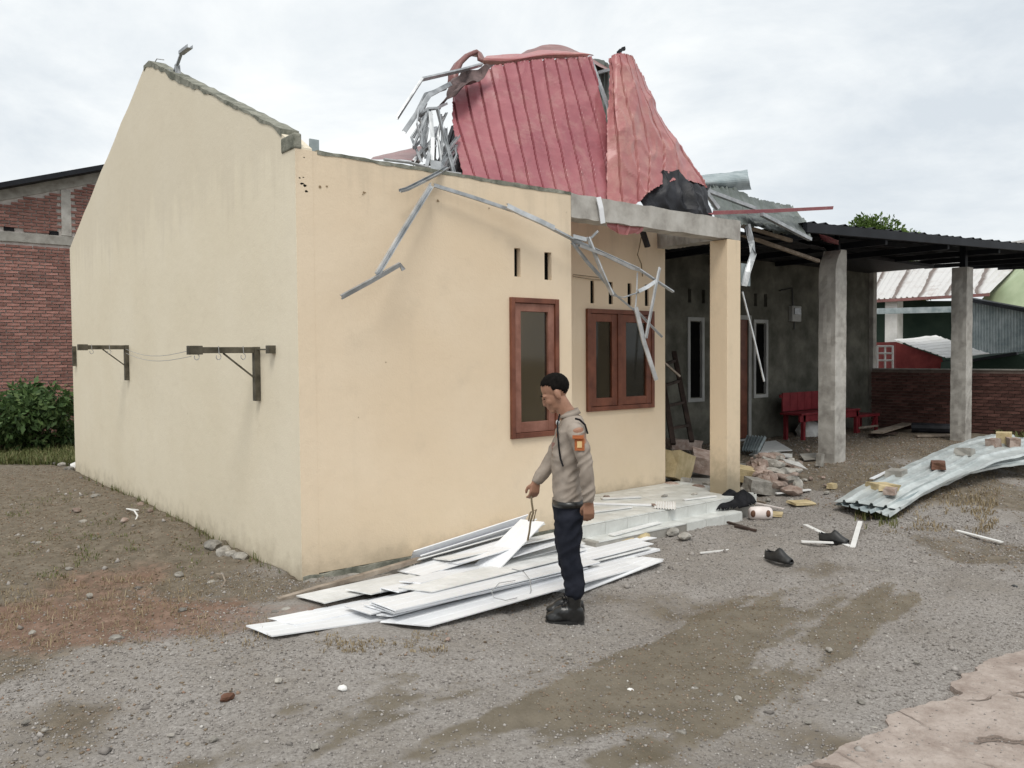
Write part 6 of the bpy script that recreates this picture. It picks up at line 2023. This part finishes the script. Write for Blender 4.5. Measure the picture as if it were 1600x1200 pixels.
# neck and trunk (a little slimmer than the clothes)
limb(body, [(.052, 0, 1.53, .056), (.01, 0, 1.46, .056), (-.035, 0, 1.38, .066)])
body.loft([ring((-.01, 0, .74), .09, .13), ring((-.005, 0, .85), .085, .13), ring((-.005, 0, 1.0), .08, .13), ring((-.015, 0, 1.15), .09, .145), ring((-.03, 0, 1.3), .085, .16), ring((-.037, 0, 1.38), .06, .10)])
LA = [(-.055, .185, 1.335), (-.115, .222, 1.08), (-.128, .205, .855)]
RA = [(-.03, -.185, 1.335), (.085, -.215, 1.085), (.196, -.165, .935)]
limb(body, [(*LA[0], .048), (*LA[1], .037), (*LA[2], .026)])
limb(body, [(*RA[0], .048), (*RA[1], .037), (*RA[2], .026)])
for sgn, kf in ((1, .005), (-1, .02)):
    limb(body, [(-.012, .085 * sgn, .78, .06), (-.008 + (.006 if sgn < 0 else -.004), .09 * sgn, .46, .04), (-.05, .09 * sgn, .12, .03)])
# hands
def hand(wr, pa, side, curl, mb, flip=1):
    """wr wrist, pa unit direction (f,l,u) of the palm, side = direction from thumb side to little finger"""
    W = Vector(wr); A = Vector(pa).normalized(); Sd = Vector(side)
    Sd = (Sd - A * Sd.dot(A)).normalized()
    Nn = A.cross(Sd).normalized() * flip        # palm side
    def lp(p, r): return (p.x, p.y, p.z, r)
    c0 = W + A * .012; c1 = W + A * .075
    for off, r0, r1 in ((-.026, .014, .0125), (-.009, .015, .0135), (.009, .015, .0130), (.026, .014, .0115)):
        limb(mb, [lp(W + Sd * off * .7, r0), lp(c1 + Sd * off, r1)], 10)
    for k_, (off, L, r) in enumerate(((-.028, .068, .0093), (-.009, .076, .0095), (.010, .070, .0090), (.028, .055, .0080))):
        p = c1 + Sd * off
        d = A.copy()
        pts = [lp(p, r * 1.08)]
        for sgm, bend in ((.44, curl[0]), (.32, curl[1]), (.24, curl[2])):
            ang = bend * (1 + .06 * (k_ - 1.5))
            d = (d * math.cos(ang) + Nn * math.sin(ang)).normalized()
            nn = (Nn * math.cos(ang) - d * 0)
            Nn2 = (Nn - d * Nn.dot(d))
            p = p + d * (L * sgm)
            pts.append(lp(p, r * (1 - .12 * sgm)))
        limb(mb, pts, 10)
    p = W + A * .022 - Sd * .024
    d = (A * .62 - Sd * .55 + Nn * .55).normalized()
    p1 = p + d * .036
    d2 = (A * .85 - Sd * .05 + Nn * .5).normalized()
    p2 = p1 + d2 * .030
    p3_ = p2 + (A * .8 + Sd * .25 + Nn * .45).normalized() * .024
    limb(mb, [lp(p, .014), lp(p1, .0115), lp(p2, .0105), lp(p3_, .008)], 10)
    return c1 + Nn * .03
hand(LA[2], (-.03, 0, -1), (-1, 0, 0), (.45, .7, .5), body, -1)
gp_ = hand(RA[2], (.16, .04, -1), (-.9, -.35, -.1), (.55, .75, .6), body, -1)
bo = child('body', fuse(body, .0055, 'body', 3), 'skin', PERSON)

# hair: a close cap over the cranium, with a hairline
cap = MB()
nu, nv = 44, 30
cen = Vector((-.018, 0, .043))
vid = {}
for i in range(nv + 1):
    th = math.pi * i / nv
    for j in range(nu):
        ph = 2 * math.pi * j / nu
        x = .0985 * math.sin(th) * math.cos(ph); y = .0782 * math.sin(th) * math.sin(ph); z = .0905 * math.cos(th)
        w = .0035 * mnoise.noise(Vector((x * 70, y * 70, z * 70)))
        s = 1 + w / .09
        cap.v.append(pw(*hp(cen.x + x * s, y * s, cen.z + z * s)))
        vid[(i, j)] = (cen.x + x, y, cen.z + z)
for i in range(nv):
    for j in range(nu):
        x, y, z = vid[(i, j)]
        line = .090 if x > .05 else (.090 - (.05 - x) * .9 if x > .022 else (.03 if x > .008 else (.018 if x > -.028 else max(-.05, .018 + (x + .028) * 2.2))))
        if z > line + .004 * mnoise.noise(Vector((x * 80, y * 80, 1))):
            a = i * nu + j; b = i * nu + (j + 1) % nu
            cap.f.append((a, a + nu, b + nu, b))
ho = cap.build('hair', 'hair', PERSON, smooth=True)
so = ho.modifiers.new('thickness', 'SOLIDIFY'); so.thickness = .005; so.offset = -1
for sgn in (1, -1):
    mb = MB().ell(pw(*hp(.083, .026 * sgn, -.004)), (.006, .009, .0045), ROT, 10, 8)
    mb.build('eye', 'hair', PERSON, smooth=True)
    mb = MB().ell(pw(*hp(.0905, .027 * sgn, .020)), (.007, .022, .005), ROT, 10, 8)
    mb.build('eyebrow', 'hair', PERSON, smooth=True)

# shirt
sh = MB()
sh.loft([ring((-.012, 0, .815), .100, .150), ring((-.010, 0, .86), .097, .148), ring((-.004, 0, .95), .092, .145), ring((-.004, 0, 1.06), .097, .152), ring((-.010, 0, 1.15), .105, .163), ring((-.020, 0, 1.24), .108, .176), ring((-.032, 0, 1.32), .097, .184), ring((-.042, 0, 1.375), .078, .160), ring((-.042, 0, 1.412), .064, .09), ring((-.036, 0, 1.428), .058, .068, tilt=.15)])
limb(sh, [(-.05, .165, 1.335, .062), (-.078, .200, 1.23, .057), (-.113, .222, 1.08, .049), (-.125, .212, .93, .044), (-.128, .205, .872, .042)])
limb(sh, [(-.03, -.165, 1.335, .062), (.02, -.2, 1.22, .055), (.085, -.216, 1.085, .049), (.150, -.19, .99, .044), (.188, -.168, .948, .040)])
so_ = child('shirt', fuse(sh, .0075, 'shirt', 3, .012, (17, 7), 3), 'shirt_cloth', PERSON)
# collar
cl = MB()
rings = []
for j in range(18):
    a = math.radians(25 + 310 * j / 17)
    f0, l0 = -.022 + .062 * math.cos(a), .066 * math.sin(a)
    lift = .018 * (-math.cos(a))
    p0 = pw(f0, l0, 1.425 + lift); p1 = pw(f0 * .96, l0 * .93, 1.450 + lift); p2 = pw(-.022 + .076 * math.cos(a), .084 * math.sin(a), 1.415 + lift)
    rings.append([p0, p1, p2])
for i in range(18):
    cl.v += rings[i]
for i in range(17):
    b = i * 3
    cl.f += [(b, b + 1, b + 4, b + 3), (b + 1, b + 2, b + 5, b + 4)]
solid(cl.build('collar', 'shirt_cloth', PERSON, smooth=True), .004)

# trousers
tr = MB()
tr.loft([ring((-.012, 0, .70), .096, .145), ring((-.014, 0, .76), .106, .158), ring((-.012, 0, .82), .103, .154), ring((-.012, 0, .832), .101, .152)])
for sgn, kf, af in ((1, -.012, -.045), (-1, .0, -.065)):
    limb(tr, [(-.012, .083 * sgn, .74, .092), (-.006 + kf * .4, .088 * sgn, .60, .084), (kf, .09 * sgn, .47, .070), (kf - .03, .09 * sgn, .33, .068), (af, .09 * sgn, .215, .065)])
child('trousers', fuse(tr, .009, 'trousers', 5, .010, (12, 7), 7), 'trouser_cloth', PERSON)
bl_ = MB().loft([ring((-.012, 0, .806), .108, .161), ring((-.012, 0, .846), .106, .159)])
bl_.build('belt', 'boot_leather', PERSON, smooth=True)
# cargo flap on the near thigh
fl = MB()
c = pw(-.02, .172, .63)
fl.bar(pw(.03, .168, .68), pw(.03, .172, .56), .012, .1, up=F)
# boots
def boot(fc, l, uo, label=None):
    mb = MB()
    limb(mb, [(fc - .035, l, .25 + uo, .050), (fc - .037, l, .16 + uo, .047), (fc - .035, l, .085 + uo, .046)])
    mb.loft([ring((fc - .04, l, .022 + uo), .066, .042), ring((fc - .04, l, .06 + uo), .066, .046), ring((fc - .037, l, .11 + uo), .058, .046)])
    e_ = MB()
    Rm = Matrix((F, Lf, Vector((0, 0, 1)))).transposed()
    mb.ell(pw(fc + .075, l, .05 + uo), (.082, .044, .040), Rm)
    mb.ell(pw(fc + .03, l, .075 + uo), (.08, .044, .055), Rm)
    mb.ell(pw(fc + .098, l, .043 + uo), (.052, .045, .036), Rm)
    child('boot', fuse(mb, .0065, 'boot', 4, .002, (40, 20), 5), 'boot_leather', PERSON)
    ch = [o_ for o_ in PERSON.children if o_.name.startswith('boot')][-1]
    sl = MB()
    so1, so2 = [], []
    for j in range(26):
        a = 2 * math.pi * j / 26
        ca, sa = math.cos(a), math.sin(a)
        f = fc + .026 + .128 * math.copysign(abs(ca) ** .8, ca)
        wv = .047 - .006 * math.cos(2 * a + .8)
        so1.append(pw(f, l + wv * math.copysign(abs(sa) ** .8, sa), uo))
        so2.append(pw(f, l + (wv + .001) * math.copysign(abs(sa) ** .8, sa), .030 + uo))
    sl.loft([so1, so2])
    sl.build('sole', 'black_rubber', ch)
    lc = MB()
    for q in range(5):
        t = q / 4
        f = fc + .02 + .055 * (1 - t); u = .105 + .055 * t + uo
        f = fc + .065 - .055 * t; u = .10 + .06 * t + uo
        lc.tube([pw(f, l - .03, u - .004), pw(f + .012, l, u + .008), pw(f, l + .03, u - .004)], .003, 5)
    lc.build('lace', 'black_cloth', ch)
dz = float(gz((PB + Lf * .1).x, (PB + Lf * .1).y)) - PB.z
dzr = float(gz((PB - Lf * .1).x, (PB - Lf * .1).y)) - PB.z
boot(-.005, .09, dz + .004)
boot(-.02, -.095, dzr + .004)

# badges and gear on the shirt
def badge(name, cf, l, cu, w, h, mat, nrm, upv=(0, 0, 1), parent=PERSON):
    c = pw(cf, l, cu)
    n_ = (F * nrm[0] + Lf * nrm[1] + Vector((0, 0, nrm[2]))).normalized()
    s = Vector(upv).cross(n_).normalized()
    t = n_.cross(s)
    mb = MB()
    mb.add([c + s * a * w / 2 + t * b * h / 2 - n_ * .012 for a, b in ((-1, -1), (1, -1), (1, 1), (-1, 1))] + [c + s * a * w / 2 + t * b * h / 2 + n_ * .003 for a, b in ((-1, -1), (1, -1), (1, 1), (-1, 1))],
           [(0, 3, 2, 1), (4, 5, 6, 7), (0, 1, 5, 4), (1, 2, 6, 5), (2, 3, 7, 6), (3, 0, 4, 7)])
    return mb.build(name, mat, parent)
pb1 = badge('sleeve_patch', -.068, .262, 1.245, .062, .075, 'orange_patch', (.12, 1, .06))
badge('sleeve_patch_bar', -.058, .270, 1.296, .07, .022, 'orange_patch', (.1, 1, .25))
badge('patch_emblem', -.0675, .2655, 1.247, .03, .04, 'patch_gold', (.12, 1, .06), parent=pb1)
pb2 = badge('chest_patch', .052, .112, 1.285, .045, .06, 'orange_patch', (.75, .7, .1))
badge('name_tape', .076, .085, 1.215, .075, .045, 'name_tape', (.85, .5, 0))
badge('pocket_flap', .074, .086, 1.165, .08, .03, 'orange_patch', (.9, .45, -.05))
MB().tube([pw(-.05, .17, 1.408), pw(-.075, .195, 1.402), pw(-.108, .2, 1.37), pw(-.125, .2, 1.31)], .007, 6).build('epaulette_cord', 'black_cloth', PERSON)
MB().tube([pw(.045, .072, 1.43), pw(.062, .100, 1.37), pw(.062, .130, 1.30), pw(.056, .145, 1.22), pw(.046, .153, 1.14), pw(.03, .160, 1.09)], .006, 6).build('lanyard', 'black_cloth', PERSON)
MB().ell(pw(.058, .085, 1.375), (.014, .014, .02)).build('collar_pin', 'bright_zinc', PERSON)
# twisted cord he holds above the panels
hx = Vector(RA[2]) + Vector((.03, 0, -.115))
cd = [pw(hx.x + .004, hx.y, hx.z + .03), pw(hx.x, hx.y, hx.z - .03), pw(hx.x - .01, hx.y + .004, hx.z - .10), pw(hx.x + .008, hx.y, hx.z - .16), pw(hx.x + .018, hx.y, hx.z - .24), pw(hx.x + .03, hx.y, hx.z - .30)]
mb = MB().tube(cd, .007, 6)
mb.tube([cd[2] + F * .02, cd[2] + Vector((0, 0, .02)) - F * .02, cd[3] - F * .02, cd[3] + F * .015, cd[2] + F * .02], .006, 6)
mb.build('hanging_cord', 'wire_brown', None, 'knotted brown cord dangling from the raised hand over the panels', 'cord')
